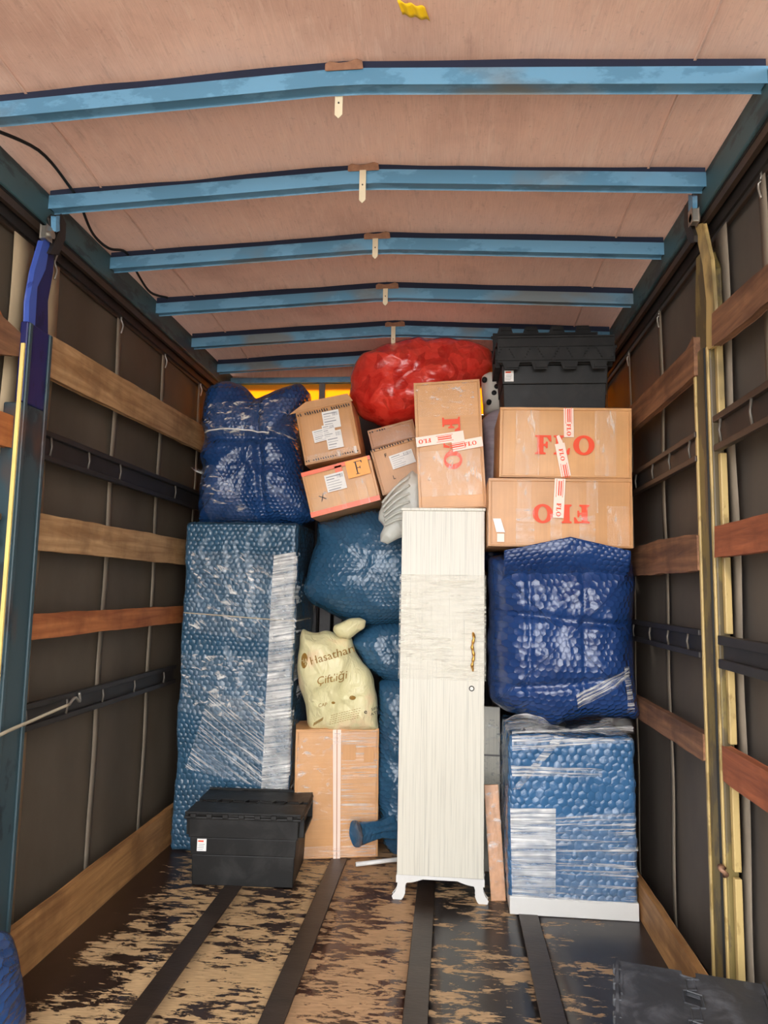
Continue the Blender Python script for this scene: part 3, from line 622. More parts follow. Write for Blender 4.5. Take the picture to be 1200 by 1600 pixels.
# ------------------------------------------------------------ cartons
def face_frame(TL, TR, BL, Y):
    """width, height, roll and base corner of a front face seen at depth Y"""
    a, b, c = at(*TL, Y), at(*TR, Y), at(*BL, Y); v = b-a; h = a-c
    roll = (math.atan2(v.z, v.x)+math.atan2(-h.x, h.z))/2
    return c, math.hypot(v.x, v.z), math.hypot(h.x, h.z), roll
def carton_mb(w, h, d, bulge=.006, seed=0, n=14):
    m = MB()
    def face(o, U, V):
        o, U, V = Vector(o), Vector(U), Vector(V); N = U.cross(V).normalized(); base = len(m.v)
        for j in range(n+1):
            for i in range(n+1):
                u, v = i/n, j/n; e = (16*u*(1-u)*v*(1-v))**.5; p = o+U*u+V*v
                m.v.append(p+N*(bulge*e*(.6+.8*noise.noise(p*5+Vector((seed, 0, 0)))))+Vector((1, 0, 1))*.0016*noise.noise(p*22+Vector((seed, 5, 0))))
        for j in range(n):
            for i in range(n): m.f.append((base+j*(n+1)+i, base+j*(n+1)+i+1, base+(j+1)*(n+1)+i+1, base+(j+1)*(n+1)+i))
    face((0, 0, 0), (w, 0, 0), (0, 0, h)); face((w, d, 0), (-w, 0, 0), (0, 0, h)); face((w, 0, 0), (0, d, 0), (0, 0, h)); face((0, d, 0), (0, -d, 0), (0, 0, h))
    face((0, 0, h), (w, 0, 0), (0, d, 0)); face((0, d, 0), (w, 0, 0), (0, -d, 0)); return m
def carton(TL, TR, BL, Y, d, label, m='card', group=None, seed=0, yaw=0, flaps=True, bulge=.006):
    c, w, h, roll = face_frame(TL, TR, BL, Y); r = empty('carton', c, (0, -roll, yaw)); tag(r, label, 'carton', group)
    carton_mb(w, h, d, bulge, seed).build('carton_body', M[m], r)
    if flaps:   # proud flap edge strip round the closing face
        e = .004; t_ = .0035
        for x0, z0, x1, z1 in ((.004, h-.014, w-.004, h-.004), (.006, .004, w-.006, .012), (.010, .010, .014, h-.01), (w-.014, .010, w-.010, h-.01)):
            MB().box((x0, -e-t_, z0), (x1, 0, z1)).build('flap_edge', M[m], r, bevel=.001, seg=1)
    return r, w, h
def front_quad(r, name, pts, m, y=-.011, th=.0006):
    return MB().prism(pts, y-th, y, 'y').build(name, m, r)
def rectp(cx, cz, w, h, a=0):
    c, s = math.cos(a), math.sin(a); return [(cx+x*c-z*s, cz+x*s+z*c) for x, z in ((-w/2, -h/2), (w/2, -h/2), (w/2, h/2), (-w/2, h/2))]
GF = [(0, 0), (.48, 0), (.48, .08), (.38, .12), (.38, .43), (.46, .43), (.5, .32), (.57, .32), (.57, .67), (.5, .67), (.46, .55), (.38, .55), (.38, .9), (.54, .9), (.66, .68), (.74, .68), (.72, 1), (0, 1), (0, .92), (.1, .88), (.1, .12), (0, .08)]
GL = [(0, 0), (.70, 0), (.74, .34), (.66, .34), (.55, .1), (.38, .1), (.38, .88), (.48, .92), (.48, 1), (0, 1), (0, .92), (.1, .88), (.1, .12), (0, .08)]
def flo(h, rot, cx, cz, y, m=None, sx=1.12):
    m = m or MB(); tot = 2.75*sx; c, s = math.cos(rot), math.sin(rot)
    def T(p): x = (p[0]-tot/2)*h; z = (p[1]-.5)*h; return (cx+x*c-z*s, y, cz+x*s+z*c)
    m.add([T((p[0]*sx, p[1])) for p in GF], [tuple(range(len(GF)))]); m.add([T((p[0]*sx+.84*sx, p[1])) for p in GL], [tuple(range(len(GL)))])
    n = 28; o = [T((.48*sx*math.cos(2*math.pi*k/n)+2.2*sx, .5+.52*math.sin(2*math.pi*k/n))) for k in range(n)]; i = [T((.22*sx*math.cos(2*math.pi*k/n)+2.2*sx, .5+.39*math.sin(2*math.pi*k/n))) for k in range(n)]
    m.add(o+i, [(k, (k+1) % n, n+(k+1) % n, n+k) for k in range(n)]); return m
def put_text(m, s, size, cx, cz, rot, y, sx=1.0, shear=0):
    vs, fs = text_mesh(s, 1.0); xs = [v[0] for v in vs]; zs = [v[1] for v in vs]; w = (max(xs)+min(xs))/2; hh = (max(zs)+min(zs))/2; c, q = math.cos(rot), math.sin(rot)
    m.add([(cx+((v[0]-w)*sx+shear*(v[1]-hh))*size*c-(v[1]-hh)*size*q, y, cz+((v[0]-w)*sx+shear*(v[1]-hh))*size*q+(v[1]-hh)*size*c) for v in vs], fs); return m
def branded_tape(r, p0, p1, wd, y, flip=False, stamps=((.2, 0), (.7, 1))):
    a, b = Vector(p0), Vector(p1); d = b-a; L = d.length; ang = math.atan2(d.y, d.x); c = (a+b)/2
    tp = front_quad(r, 'printed_tape', rectp(c.x, c.y, L, wd, ang), M['tapew'], y)
    pm = MB()
    for t_, kind in stamps:
        q = a.lerp(b, t_)
        if kind == 0: flo(wd*.42, ang+(math.pi if flip else 0), q.x, q.y, y-.0012, pm)
        else:
            ux, uz = math.cos(ang), math.sin(ang)
            for k, (o_, w_, h_) in enumerate(((wd*.30, wd*1.7, wd*.05), (-wd*.30, wd*1.7, wd*.05), (wd*.13, wd*1.4, wd*.12), (-.07*wd, wd*1.4, wd*.12))):
                pm.add([(x, y-.0012, z) for x, z in rectp(q.x-uz*o_, q.y+ux*o_, w_, h_, ang)], [(0, 1, 2, 3)])
    pm.build('tape_print', M['print'], tp); return tp
def clear_tape(r, x0, x1, z0, z1, y=-.0125, m='tapec', vert=True, name='clear_tape', n=10):
    mb = MB().grid(lambda u, v: Vector((x0+(x1-x0)*u, y-.0015*abs(noise.noise(Vector((u*9+x0*30, v*5, 0)))), z0+(z1-z0)*v)), n, n*2, ((x1-x0), (z1-z0)) if vert else ((z1-z0), (x1-x0)))
    mb.f = [f[::-1] for f in mb.f]
    return mb.build(name, M[m], r, True)
def label_paper(r, cx, cz, w, h, a, y, seed=1, rows=6):
    lp = front_quad(r, 'shipping_label', rectp(cx, cz, w, h, a), M['paper'], y); pm = MB(); rnd = random.Random(seed); c, s = math.cos(a), math.sin(a)
    for k in range(rows):
        zz = (-.5+(k+.7)/rows*.9)*h; ww = w*rnd.uniform(.35, .8); xx = (-w/2+ww/2+w*.08)
        pm.add([(x, y-.0012, z) for x, z in rectp(cx+xx*c-zz*s, cz+xx*s+zz*c, ww, h/rows*rnd.choice((.15, .3)), a)], [(0, 1, 2, 3)])
    for k in range(9):
        xx = w*(.12+.04*k); zz = h*.3; pm.add([(x, y-.0012, z) for x, z in rectp(cx+xx*c-zz*s, cz+xx*s+zz*c, w*rnd.choice((.01, .022)), h*.22, a)], [(0, 1, 2, 3)])
    pm.build('label_print', M['inkg'], lp); return lp

# L: lower right carton (print upside down), M: upper one
L_, w, h = carton((764, 747), (988, 748), (763, 853), 3.28, .5, 'wide carton with upside-down red lettering, on the deep blue bundle', 'card2', seed=1)
flo(h*.27, math.pi, w*.50, h*.48, -.0105).build('printed_logo', M['print'], L_)
branded_tape(L_, (w*.50, h*.995), (w*.485, h*.42), w*.075, -.012, flip=False, stamps=((.25, 1), (.8, 0)))
clear_tape(L_, w*.19, w*.32, h*.02, h*.55, -.013, 'filmHs', False); clear_tape(L_, w*.43, w*.51, h*.02, h*.5, -.0135, 'filmHs', False)
clear_tape(L_, w*.63, w*.74, h*.02, h*.5, -.0135, 'filmHs', False); clear_tape(L_, w*.20, w*.30, h*.4, h*.97); clear_tape(L_, w*.68, w*.76, h*.5, h*.97); clear_tape(L_, w*.82, w*.97, h*.03, h*.6)
front_quad(L_, 'paper_scrap', [(w*.03, h*.4), (w*.085, h*.40), (w*.115, h*.2), (w*.055, h*.2)], M['paper'], -.012); front_quad(L_, 'paper_scrap', rectp(w*.085, h*.12, w*.05, h*.12), M['tapew'], -.012)
Mx, w, h = carton((783, 636), (988, 636), (780, 745), 3.31, .48, 'wide carton with upright red lettering, under the black crate', 'card', seed=2)
flo(h*.27, 0, w*.50, h*.46, -.0105).build('printed_logo', M['print'], Mx)
branded_tape(Mx, (w*.52, h*.98), (w*.525, h*.57), w*.075, -.012, stamps=((.25, 1), (.75, 0)))
branded_tape(Mx, (w*.455, h*.48), (w*.505, h*.02), w*.075, -.012, stamps=((.35, 0), (.85, 1)))
front_quad(Mx, 'torn_tape', [(w*.43, h*.58), (w*.45, h*.60), (w*.475, h*.52), (w*.49, h*.42), (w*.43, h*.40), (w*.42, h*.47), (w*.448, h*.47)], M['tapew'], -.0122)
clear_tape(Mx, w*.12, w*.30, h*.03, h*.95); clear_tape(Mx, w*.72, w*.88, h*.03, h*.95)
# O: upright carton on the white wardrobe
O_, w, h = carton((647, 597), (750, 590), (655, 796), 3.47, .42, 'tall upright carton with sideways red lettering, on top of the white wardrobe', 'cardh', seed=3)
O_.location.z = 1.795
flo(w*.265, -math.pi/2, w*.54, h*.50, -.0105).build('printed_logo', M['print'], O_)
branded_tape(O_, (w*.0, h*.525), (w*.72, h*.56), w*.15, -.012, True, ((.18, 0), (.6, 1))); branded_tape(O_, (w*.54, h*.475), (w*.99, h*.505), w*.15, -.0128, False, ((.60, 0), (.15, 1)))
clear_tape(O_, w*.02, w*.9, h*.72, h*.98, m='filmB', vert=True); clear_tape(O_, w*.02, w*.95, h*.10, h*.45, m='tapec', vert=False)
def dashes(r, x0, x1, z, n, hgt, ang, y=-.0105):
    pm = MB()
    for k in range(n):
        if (k*7) % 11 in (3,): continue
        t_ = (k+.5)/n; pm.add([(x, y, zz) for x, zz in rectp(x0+(x1-x0)*t_, z, abs(x1-x0)/n*.45, hgt*(1 if k % 3 else .7), .25)], [(0, 1, 2, 3)])
    return pm.build('printed_edge_tape', M['ink'], r)
# Q: square carton, R: orange-taped carton under it
Q_, w, h = carton((461, 643), (547, 625), (477, 727), 3.80, .34, 'square carton with a cross of white labels, tilted, on the orange-taped carton', 'card2', seed=4, bulge=.014)
dashes(Q_, w*.02, w*.98, h*.90, 22, h*.06, 0); dashes(Q_, w*.02, w*.98, h*.05, 22, h*.035, 0)
label_paper(Q_, w*.61, h*.70, w*.30, h*.32, -.02, -.0205, 1); label_paper(Q_, w*.40, h*.46, w*.32, h*.22, .05, -.0200, 2); label_paper(Q_, w*.60, h*.33, w*.28, h*.32, 0, -.0212, 3); label_paper(Q_, w*.53, h*.50, w*.22, h*.24, 0, -.0222, 4)
for o_ in Q_.children:
    if o_.name.startswith('printed_edge'): o_.location.y = -.006
MB().prism([(w*.02, h*1.0), (w*.22, h*1.10), (w*.95, h*1.09), (w*.99, h*1.0)], .0, .34, 'y').build('top_flap', M['card2'], Q_, bevel=.01); clear_tape(Q_, w*.05, w*.95, h*.01, h*.14, -.021)
R_, w, h = carton((470, 740), (577, 713), (487, 809), 3.76, .36, 'tilted carton edged with orange tape, orange label with letter F', 'card', seed=5)
for p in (rectp(w*.5, h*.955, w, h*.09), rectp(w*.5, h*.05, w, h*.11), rectp(w*.53, h*.86, w*.10, h*.18)): front_quad(R_, 'orange_tape', p, M['tapeor'], -.0115)
ol = front_quad(R_, 'orange_label', rectp(w*.80, h*.80, w*.32, h*.38), M['orange'], -.013); mm = MB()
F2 = [(0, 0), (.3, 0), (.3, .04), (.19, .06), (.19, .46), (.36, .46), (.4, .38), (.43, .38), (.43, .6), (.4, .6), (.36, .51), (.19, .51), (.19, .95), (.5, .95), (.58, .8), (.61, .8), (.6, 1), (0, 1), (0, .96), (.1, .94), (.1, .06), (0, .04)]
mm.add([(w*.755+p[0]*h*.30, -.0142, h*.66+p[1]*h*.28) for p in F2], [tuple(range(len(F2)))]); mm.build('letter', M['ink'], ol)
label_paper(R_, w*.45, h*.62, w*.28, h*.38, 0, -.0135, 5); clear_tape(R_, w*.46, w*.53, 0, h*.5); clear_tape(R_, w*.72, w*.86, 0, h*.55); clear_tape(R_, w*.05, w*.3, h*.05, h*.5, m='filmB')
mm = MB(); put_text(mm, 'X', h*.2, w*.22, h*.36, .3, -.0125); mm.build('pen_mark', M['ink'], R_)
# S and S2
S_, w, h = carton((579, 704), (648, 683), (598, 774), 3.84, .30, 'plain carton with handwritten label, behind the torn clear film', 'card2', seed=6)
dashes(S_, w*.0, w*.95, h*.975, 16, h*.05, 0); label_paper(S_, w*.62, h*.62, w*.52, h*.30, .05, -.0125, 7); mm = MB(); put_text(mm, 'L', h*.12, w*.35, h*.30, 0, -.0115); put_text(mm, 'F', h*.12, w*.30, h*.80, 0, -.0115); mm.build('printed_mark', M['ink'], S_)
T_, w, h = carton((575, 673), (645, 652), (581, 702), 3.90, .30, 'brown carton just below the red bag, above the plain one', 'cardd', seed=8)
clear_tape(T_, w*.1, w*.9, h*.1, h*.9, m='filmB'); dashes(T_, w*.02, w*.4, h*.85, 7, h*.1, 0)
# C: carton with white tape
C_, w, h = carton((456, 1139), (586, 1138), (459, 1343), 3.80, .27, 'upright film-wrapped carton with vertical white tape, on the floor beside the black crate', 'cardh', seed=9, yaw=R(5))
C_.location = at(458, 1345, 3.82); C_.location.z = .0; C_.rotation_euler = (0, R(-.5), R(12))
tp = front_quad(C_, 'white_tape', [(w*.47, 0), (w*.55, 0), (w*.54, h), (w*.44, h)], M['tapew'], -.0115); clear_tape(C_, w*.55, w*.98, h*.02, h*.95, m='filmH'); clear_tape(C_, w*.02, w*.98, h*.01, h*.10, -.013, 'filmHs', True); clear_tape(C_, w*.45, w*.98, h*.88, h*.99, -.013, 'filmHs', True); clear_tape(C_, w*.02, w*.44, h*.3, h*.95, m='filmB')
front_quad(C_, 'tape_seam', [(w*.505, 0), (w*.515, 0), (w*.495, h), (w*.485, h)], M['cardd'], -.0125)
front_quad(C_, 'carton_patch', rectp(w*.64, h*.82, w*.16, h*.12), M['card2'], -.0125); front_quad(C_, 'carton_patch', rectp(w*.88, h*.80, w*.12, h*.12), M['card2'], -.0125)

# ------------------------------------------------------------ attached-lid crates
def crate_flap(w, d, m, parent, name='lid_flap', M4=None, mirror=False, ribs=True):
    """half lid: hinge along x at y=0, interlocking edge at y=d; thickness 12 mm with ribs"""
    n = 4; d -= .0025; pts = [(0, 0), (w, 0)]; st = w/n
    for k in range(n):
        x = w-k*st; pts += [(x, d-.018), (x-st*.25, d-.018), (x-st*.33, d+.018), (x-st*.75, d+.018), (x-st*.83, d-.018)]
    pts += [(0, d-.018)]
    q = []
    for p in pts:
        if not q or (Vector(q[-1])-Vector(p)).length > 1e-4: q.append(p)
    if mirror: q = [(w-x, -y) for x, y in q]
    mb = MB().prism(q, -.006, .004, 'z'); sg = -1 if mirror else 1
    if M4: mb.v = [M4 @ v for v in mb.v]
    f = mb.build(name, m, parent, bevel=.002, seg=1)
    rb = MB()
    def bx(x0, y0, x1, y1, h=.008):
        a, b = sorted((y0*sg, y1*sg)); rb.box((x0, a, .003), (x1, b, .004+h))
    bx(.0, .0, w, .008)
    if not ribs:
        for k in range(2): bx(w*(.12+.56*k), .012, w*(.32+.56*k), .018, .006)
        zz = [(x, y) for x, y in q if abs(y) > d*.5 and .001 < x < w-.001]; zz.sort(key=lambda p: 0)
        rb.tube([(x, y-sg*.004, .005) for x, y in zz], .0028, 5)
        if M4: rb.v = [M4 @ v for v in rb.v]
        rb.build('lid_ribs', m, f); return f
    bx(.006, d*.33, w-.006, d*.33+.005, .006); bx(.006, d-.03, w-.006, d-.024, .006)
    for k in range(n):
        x = st*(k+.5); bx(x-st*.2, d-.004, x+st*.2, d+.012, .006)
    for k in range(n*2+1):
        x = w*k/(n*2); a = .012 if k % 2 else -.012
        for s_ in range(5): yy = d*.36+s_*d*.09; xx = x+a*(s_-2)*.6; bx(max(0, xx-.003), yy, min(w, xx+.003), yy+d*.09, .005)
    if M4: rb.v = [M4 @ v for v in rb.v]
    rb.build('lid_ribs', m, f); return f
def crate(loc, rot, label, w=.6, d=.4, h=.31, m='crate', lid='closed', sticker=True, sx=.09, sz=.57):
    r = empty('lidded_crate', loc, rot); tag(r, label, 'crate'); mt = M[m]; body = MB(); i0, i1 = .035, .018
    def tier(z0, z1, a, b):   # tapered tier
        vs = [(a, a, z0), (w-a, a, z0), (w-a, d-a, z0), (a, d-a, z0), (b, b, z1), (w-b, b, z1), (w-b, d-b, z1), (b, d-b, z1)]
        body.add(vs, ((0,3,2,1),(4,5,6,7),(0,1,5,4),(1,2,6,5),(2,3,7,6),(3,0,4,7)))
    tier(0, h*.42, .040, .034); tier(h*.42, h*.66, .030, .026); tier(h*.66, h*.93, .020, .016); body.build('crate_body', mt, r, bevel=.004)
    MB().box((.0, .0, h*.93), (w, d, h-.012)).build('crate_rim', mt, r, bevel=.004)
    for x in (0, w):    # end grips
        a, b = (-.004, .022) if x == 0 else (w-.022, w+.004)
        g = MB(); g.box((a, .06, h*.68), (b, .075, h*.95)); g.box((a, d-.075, h*.68), (b, d-.06, h*.95)); g.box((a, .06, h*.66), (b, d-.06, h*.70)); g.box((a, .06, h*.90), (b, d-.06, h*.96)); g.build('hand_grip', mt, r, bevel=.003)
    for y in (.004, d-.004):
        MB().tube([(.02, y, h-.006), (w-.02, y, h-.006)], .006, 8).build('hinge_rod', mt, r, True)
        for k in range(7): MB().box((.03+k*(w-.10)/6, y-.012, h-.016), (.06+k*(w-.10)/6, y+.012, h+.004)).build('hinge_knuckle', mt, r, bevel=.003, seg=1)
    if lid == 'closed':
        crate_flap(w-.01, d/2, mt, r, M4=Matrix.Translation((.005, 0, h-.002)), ribs=False); crate_flap(w-.01, d/2, mt, r, M4=Matrix.Translation((.005, d, h-.0018)), mirror=True, ribs=False)
    else:
        crate_flap(w-.01, d/2-.03, mt, r, M4=Matrix.Translation((.005, -.012, h)) @ Matrix.Rotation(R(-93), 4, 'X') @ Matrix.Scale(-1, 4, (0, 0, 1)) @ Matrix.Scale(1, 4))
        crate_flap(w-.01, d/2, mt, r, M4=Matrix.Translation((.005, d+.004, h)) @ Matrix.Rotation(R(88), 4, 'X'))
    if sticker:
        yb = .030; lp = MB().prism(rectp(w*sx, h*sz, .044, .055), yb-.004-.003, yb-.003, 'y').build('sticker', M['paper'], r)
        pm = MB(); pm.add([(x, yb-.0085, z) for x, z in rectp(w*sx-.004, h*sz+.018, .026, .007)], [(0, 1, 2, 3)]); pm.build('sticker_print', M['print'], lp)
        pm = MB()
        for k in range(4): pm.add([(x, yb-.0085, z) for x, z in rectp(w*sx-.002*k, h*sz+.004-.008*k, .030-.004*(k % 2), .0022)], [(0, 1, 2, 3)])
        pm.build('sticker_print', M['inkg'], lp)
    return r
crate((-1.245, 3.40, 0), (0, 0, R(3)), 'closed black lidded crate on the floor in front of the tall teal wardrobe', w=.56, d=.42, h=.335, sx=.15, sz=.56)
n_, w_ = at(776, 640, 3.42), None
crate((at(776, 640, 3.42).x, 3.42, 2.262), (0, 0, 0), 'black crate with its lid flaps open, topmost of the right-hand stack', w=.565, d=.36, h=.385, lid='open', sx=.11, sz=.52)
p = atZ(962, 1500, .315)
crate((p.x-.0, p.y, 0), (0, 0, R(-90-12.5)), 'closed scuffed black crate in the near right corner by the yellow post', w=.60, d=.40, h=.315, m='crateg', sticker=False)

# ------------------------------------------------------------ white wardrobe in the middle
a = at(619, 1370, 3.42); b = at(757, 1379, 3.42); top = at(690, 797, 3.42).z; zb = (a.z+b.z)/2
H = empty('white_wardrobe', ((a.x+b.x)/2, 3.42, 0)); tag(H, 'narrow tall white grained wardrobe on curved legs, standing upright in the middle', 'wardrobe')
hw = (b.x-a.x)/2-.002; dd = .36
MB().box((-hw, .018, zb+.01), (hw, dd, top)).build('carcass', M['white'], H, bevel=.003)
MB().box((-hw+.001, -.002, zb+.012), (hw-.001, .016, top-.004)).build('door', M['laminate'], H, bevel=.002)
MB().box((-hw-.004, -.006, top-.004), (hw+.004, dd, top+.010)).build('top_board', M['laminate'], H, bevel=.002)
hp = at(739, 1018, 3.41); cx0 = hp.x-H.location.x; cz0 = hp.z
MB().tube(smooth([Vector((cx0+.004*math.sin(k*1.6), -.004-(.022 if 0 < k < 8 else 0), cz0+.088-.022*k)) for k in range(9)], 6), [.004+.0035*abs(math.sin(k*.42)) for k in range(49)], 8).build('handle', M['goldm'], H, True)
hp = at(737, 1076, 3.41); MB().cyl((hp.x-H.location.x, hp.z, -.006), .012, .006).build('lock_ring', M['dark'], H, bevel=.001); MB().cyl((hp.x-H.location.x, hp.z, -.008), .008, .004).build('lock_barrel', M['steel'], H)
# apron with scalloped edge, curved legs
ap = [(-hw, zb+.012), (-hw, zb-.004)]+[(-hw+.04+(2*hw-.08)*k/24, zb-.004-.018*max(0, math.cos((k/24)*2*math.pi))+.0*k) for k in range(25)]+[(hw, zb-.004), (hw, zb+.012)]
MB().prism(ap, .004, .022, 'y').build('apron', M['white'], H, bevel=.001)
for s in (-1, 1):
    for y0 in (.0, dd-.05):
        P = [(.0, zb+.006), (.075, zb+.006), (.06, zb-.012), (.042, zb-.022), (.036, zb-.045), (.038, zb-.065), (.030, zb-.085), (.022, .0), (-.014, .0), (-.018, .012), (-.004, .03), (.006, zb*.55), (.006, zb*.8), (.0, zb-.02)]
        P = [((-hw+p[0]) if s < 0 else (hw-p[0]), p[1]) for p in P]
        MB().prism(P if s < 0 else P[::-1], y0, y0+.035, 'y').build('leg', M['white'], H, bevel=.005)
def ff(u, v): return Vector((-hw-.006+(2*hw+.012)*u, -.010-.004*abs(noise.noise(Vector((u*3, v*50, 1)))), at(690, 1062, 3.42).z+(at(690, 898, 3.42).z-at(690, 1062, 3.42).z)*v))
mb = MB().grid(ff, 30, 100, (.42, .5)); mb.build('stretch_film', M['filmW'], H, True)

# ------------------------------------------------------------ right-hand pieces
J = empty('wrapped_cabinet', (.55, 3.6, 0)); tag(J, 'light blue bubble-wrapped cabinet with white plinth, on the floor at right', 'cabinet')
jw = W2(wrapped_box(.270, .822, 3.34, 3.93, .062, .768, .010, 4, 120, .02), J).build('bubble_wrap', M['bublight'], J, True)
W2(MB().box((.272, 3.33, 0), (.825, 3.92, .075)), J).build('plinth', M['white'], J, bevel=.003)
film_on(jw, J, [(797, 1262), (868, 1262), (868, 1412), (800, 1408)], 3.34, M['filmG'], nu=30, nv=60)
film_on(jw, J, [(868, 1275), (996, 1268), (998, 1425), (869, 1412)], 3.34, M['filmH'], nu=40, nv=60)
film_on(jw, J, [(798, 1195), (940, 1200), (940, 1214), (800, 1212)], 3.34, M['filmHs'], nu=30, nv=10)
film_on(jw, J, [(868, 1148), (884, 1150), (812, 1232), (800, 1232)], 3.34, M['filmHs'], nu=10, nv=30)
film_on(jw, J, [(800, 1142), (990, 1136), (990, 1160), (800, 1172)], 3.34, M['filmHs'], nu=30, nv=14)
def skirt(u, v):   # loose clear film over the left side and top edge
    y = 3.33+.5*u; z = .10+.66*v; return Vector((.262-.015*abs(math.sin(v*7+u*5))-.02*math.exp(-((v-1)**2)*30), y, z))-J.location
MB().grid(skirt, 30, 50, (.5, .7)).build('stretch_film', M['filmB'], J, True)
K = bundle('wrapped_bundle', [(763, 868), (800, 866), (850, 864), (890, 864), (940, 866), (983, 870), (987, 900), (983, 980), (987, 1040), (990, 1080), (996, 1122), (940, 1120), (900, 1118), (855, 1136), (815, 1116), (790, 1110), (764, 1090), (760, 1000), (764, 945), (761, 900)], 3.56, .56, M['bubdeep'],
    'large deep blue bubble-wrapped bundle between the cartons and the light blue cabinet', 'bundle', amp=.020, seed=11, p=4, center=(872, 990),
    bfn=lambda x, z: 1-.16*math.exp(-((z-1.285-.02*math.sin(x*6))/.014)**2)-.14*math.exp(-((z-1.01+.03*math.sin(x*5))/.014)**2)-.07*math.exp(-((x-.36)/.012)**2)-.06*math.exp(-((x-.60)/.010)**2))
K.location.z += .0
def flap(u, v):
    c = at(790+195*u, 862, 3.2); zt = at(890, 839, 3.245).z; z0 = at(890, 915, 3.24).z; e = 1-abs(u-.52)/.52
    top_ = at(790, 860, 3.245).z+(zt-at(790, 860, 3.245).z)*e
    return Vector((at(788+198*u, 862, 3.245).x, 3.247+.16*(1-v)**2-.012*math.sin(math.pi*v)*e-.01*e-.006*noise.noise(Vector((u*8, v*5, 0))), z0+(top_-z0)*v))-K.location
mb = MB().grid(flap, 50, 30, (.6, .25)); mb.build('wrap_flap', M['bubdeep'], K, True, solid=.008)
film_on(K, K, [(900, 1085), (985, 1042), (985, 1060), (905, 1110)], 3.3, M['filmHs'], nu=30, nv=14)
film_on(K, K, [(975, 1042), (985, 1042), (998, 1118), (985, 1118)], 3.3, M['filmHs'], nu=8, nv=30)
# loose film crown where the bundle meets the cabinet
def crown(u, v):
    x = .262+.565*u; z = .79+.03*math.sin(u*9)*v+.035*v+.012*noise.noise(Vector((u*12, v*3, 2))); return Vector((x-.01, 3.30+.06*v+.02*math.sin(u*14), z))-J.location
MB().grid(crown, 60, 10, (.56, .1)).build('film_fold', M['filmHs'], J, True)

# panel, terracotta plank
a = at(755, 1104, 3.80); b = at(796, 1104, 3.80)
pn = empty('furniture_board', (.24, 3.80, 0)); tag(pn, 'pale grained furniture panel in clear film, standing behind the white wardrobe at its right', 'board')
W2(MB().box((.04, 3.80, 0), (.262, 3.83, a.z)), pn).build('panel_board', M['laminate'], pn, bevel=.002)
zz = at(770, 1180, 3.8).z; W2(MB().box((.04, 3.795, zz-.004), (.262, 3.80, zz+.004)), pn).build('panel_joint', M['slate'], pn)
W2(MB().grid(lambda u, v: Vector((.04+.225*u, 3.788-.004*math.sin(v*30), .3+.45*v)), 10, 30, (.2, .45)), pn).build('stretch_film', M['filmB'], pn, True)
a = at(779, 1424, 3.46); a.z = 0
tpk = empty('wrapped_plank', a, (R(-8), R(-3.5), 0)); tag(tpk, 'narrow terracotta plank in clear film leaning between white wardrobe and light blue cabinet', 'plank')
MB().box((-.034, 0, .0), (.034, .02, .50)).build('plank_board', M['terra'], tpk, bevel=.003)
MB().grid(lambda u, v: Vector((-.036+.072*u, -.004, .5*v)), 6, 40, (.07, .5)).build('stretch_film', M['filmB'], tpk, True)
pts = smooth([Vector((-.03, -.0, .50)), Vector((-.02, .0, .53)), Vector((.0, .0, .51)), Vector((.02, .0, .54)), Vector((.035, .01, .50))]); 

# things seen in the gap between the upright carton and the right stack
sp = bundle('plush_toy', [(752, 590), (765, 582), (782, 590), (800, 600), (800, 650), (780, 655), (755, 650)], 3.95, .24, M['plush'], 'white dark-spotted soft thing wedged between the red bag and the open black crate', 'soft toy', amp=.01, seed=15, nt=60, nr=16)
for px, py in ((757, 593), (776, 604), (764, 628), (772, 614)):
    q = at(px, py, 3.83)-sp.location; MB().tube([q+Vector((0, .02, 0)), q+Vector((0, -.006, 0))], .014, 12).build('spot', M['black'], sp, True)
bundle('wrapped_cloth', [(752, 655), (775, 640), (800, 640), (800, 720), (785, 760), (770, 800), (755, 800), (755, 700)], 3.86, .2, M['lilac'], 'pale lilac film-wrapped cloth hanging between the upright carton and the right stack', 'cloth', amp=.014, seed=16, nt=80, nr=18)
bundle('wrapped_bundle', [(750, 700), (790, 690), (800, 760), (800, 880), (770, 900), (740, 880), (740, 780)], 4.05, .2, M['bubdeep'], 'small blue bubble-wrapped bundle deep in the gap right of the upright carton', 'bundle', amp=.014, seed=17, nt=80, nr=18)

# ------------------------------------------------------------ red bag, film tuft, cream bag
Rb = bundle('red_bag', [(548, 628), (547, 590), (558, 565), (590, 546), (640, 534), (700, 532), (745, 539), (770, 552), (774, 578), (760, 596), (735, 620), (710, 645), (660, 668), (610, 671), (572, 658), (553, 643)], 4.12, .5, M['red'],
    'big shiny red plastic bag of clothes at the top of the load under the roof', 'bag', amp=.034, seed=21, p=2.4)
tz = bundle('clear_film_bundle', [(644, 735), (626, 752), (597, 786), (592, 800), (592, 813), (600, 823), (595, 834), (594, 846), (606, 850), (622, 842), (640, 838), (668, 830), (665, 790), (660, 745)], 3.60, .10, M['milky'],
    'crumpled milky clear film hanging beside the upright carton, left of the white wardrobe', 'film', amp=.02, seed=22, center=(630, 800), nt=110, nr=24, round_=0)
for k in range(6):
    q0 = at(597+k*1.0, 786+k*7, 3.56); q1 = at(640, 745+k*13, 3.55)
    mb = MB().tube(smooth([q0, q0.lerp(q1, .5)+Vector((0, -.02, .01)), q1], 5), [.007]*11, 6); mb.v = [v-tz.location for v in mb.v]; mb.build('pleat', M['milky'], tz, True)
CB = empty('shopping_bag', at(530, 1140, 3.92)); tag(CB, 'cream plastic shopping bag with brown print, standing on the film-wrapped carton', 'bag')
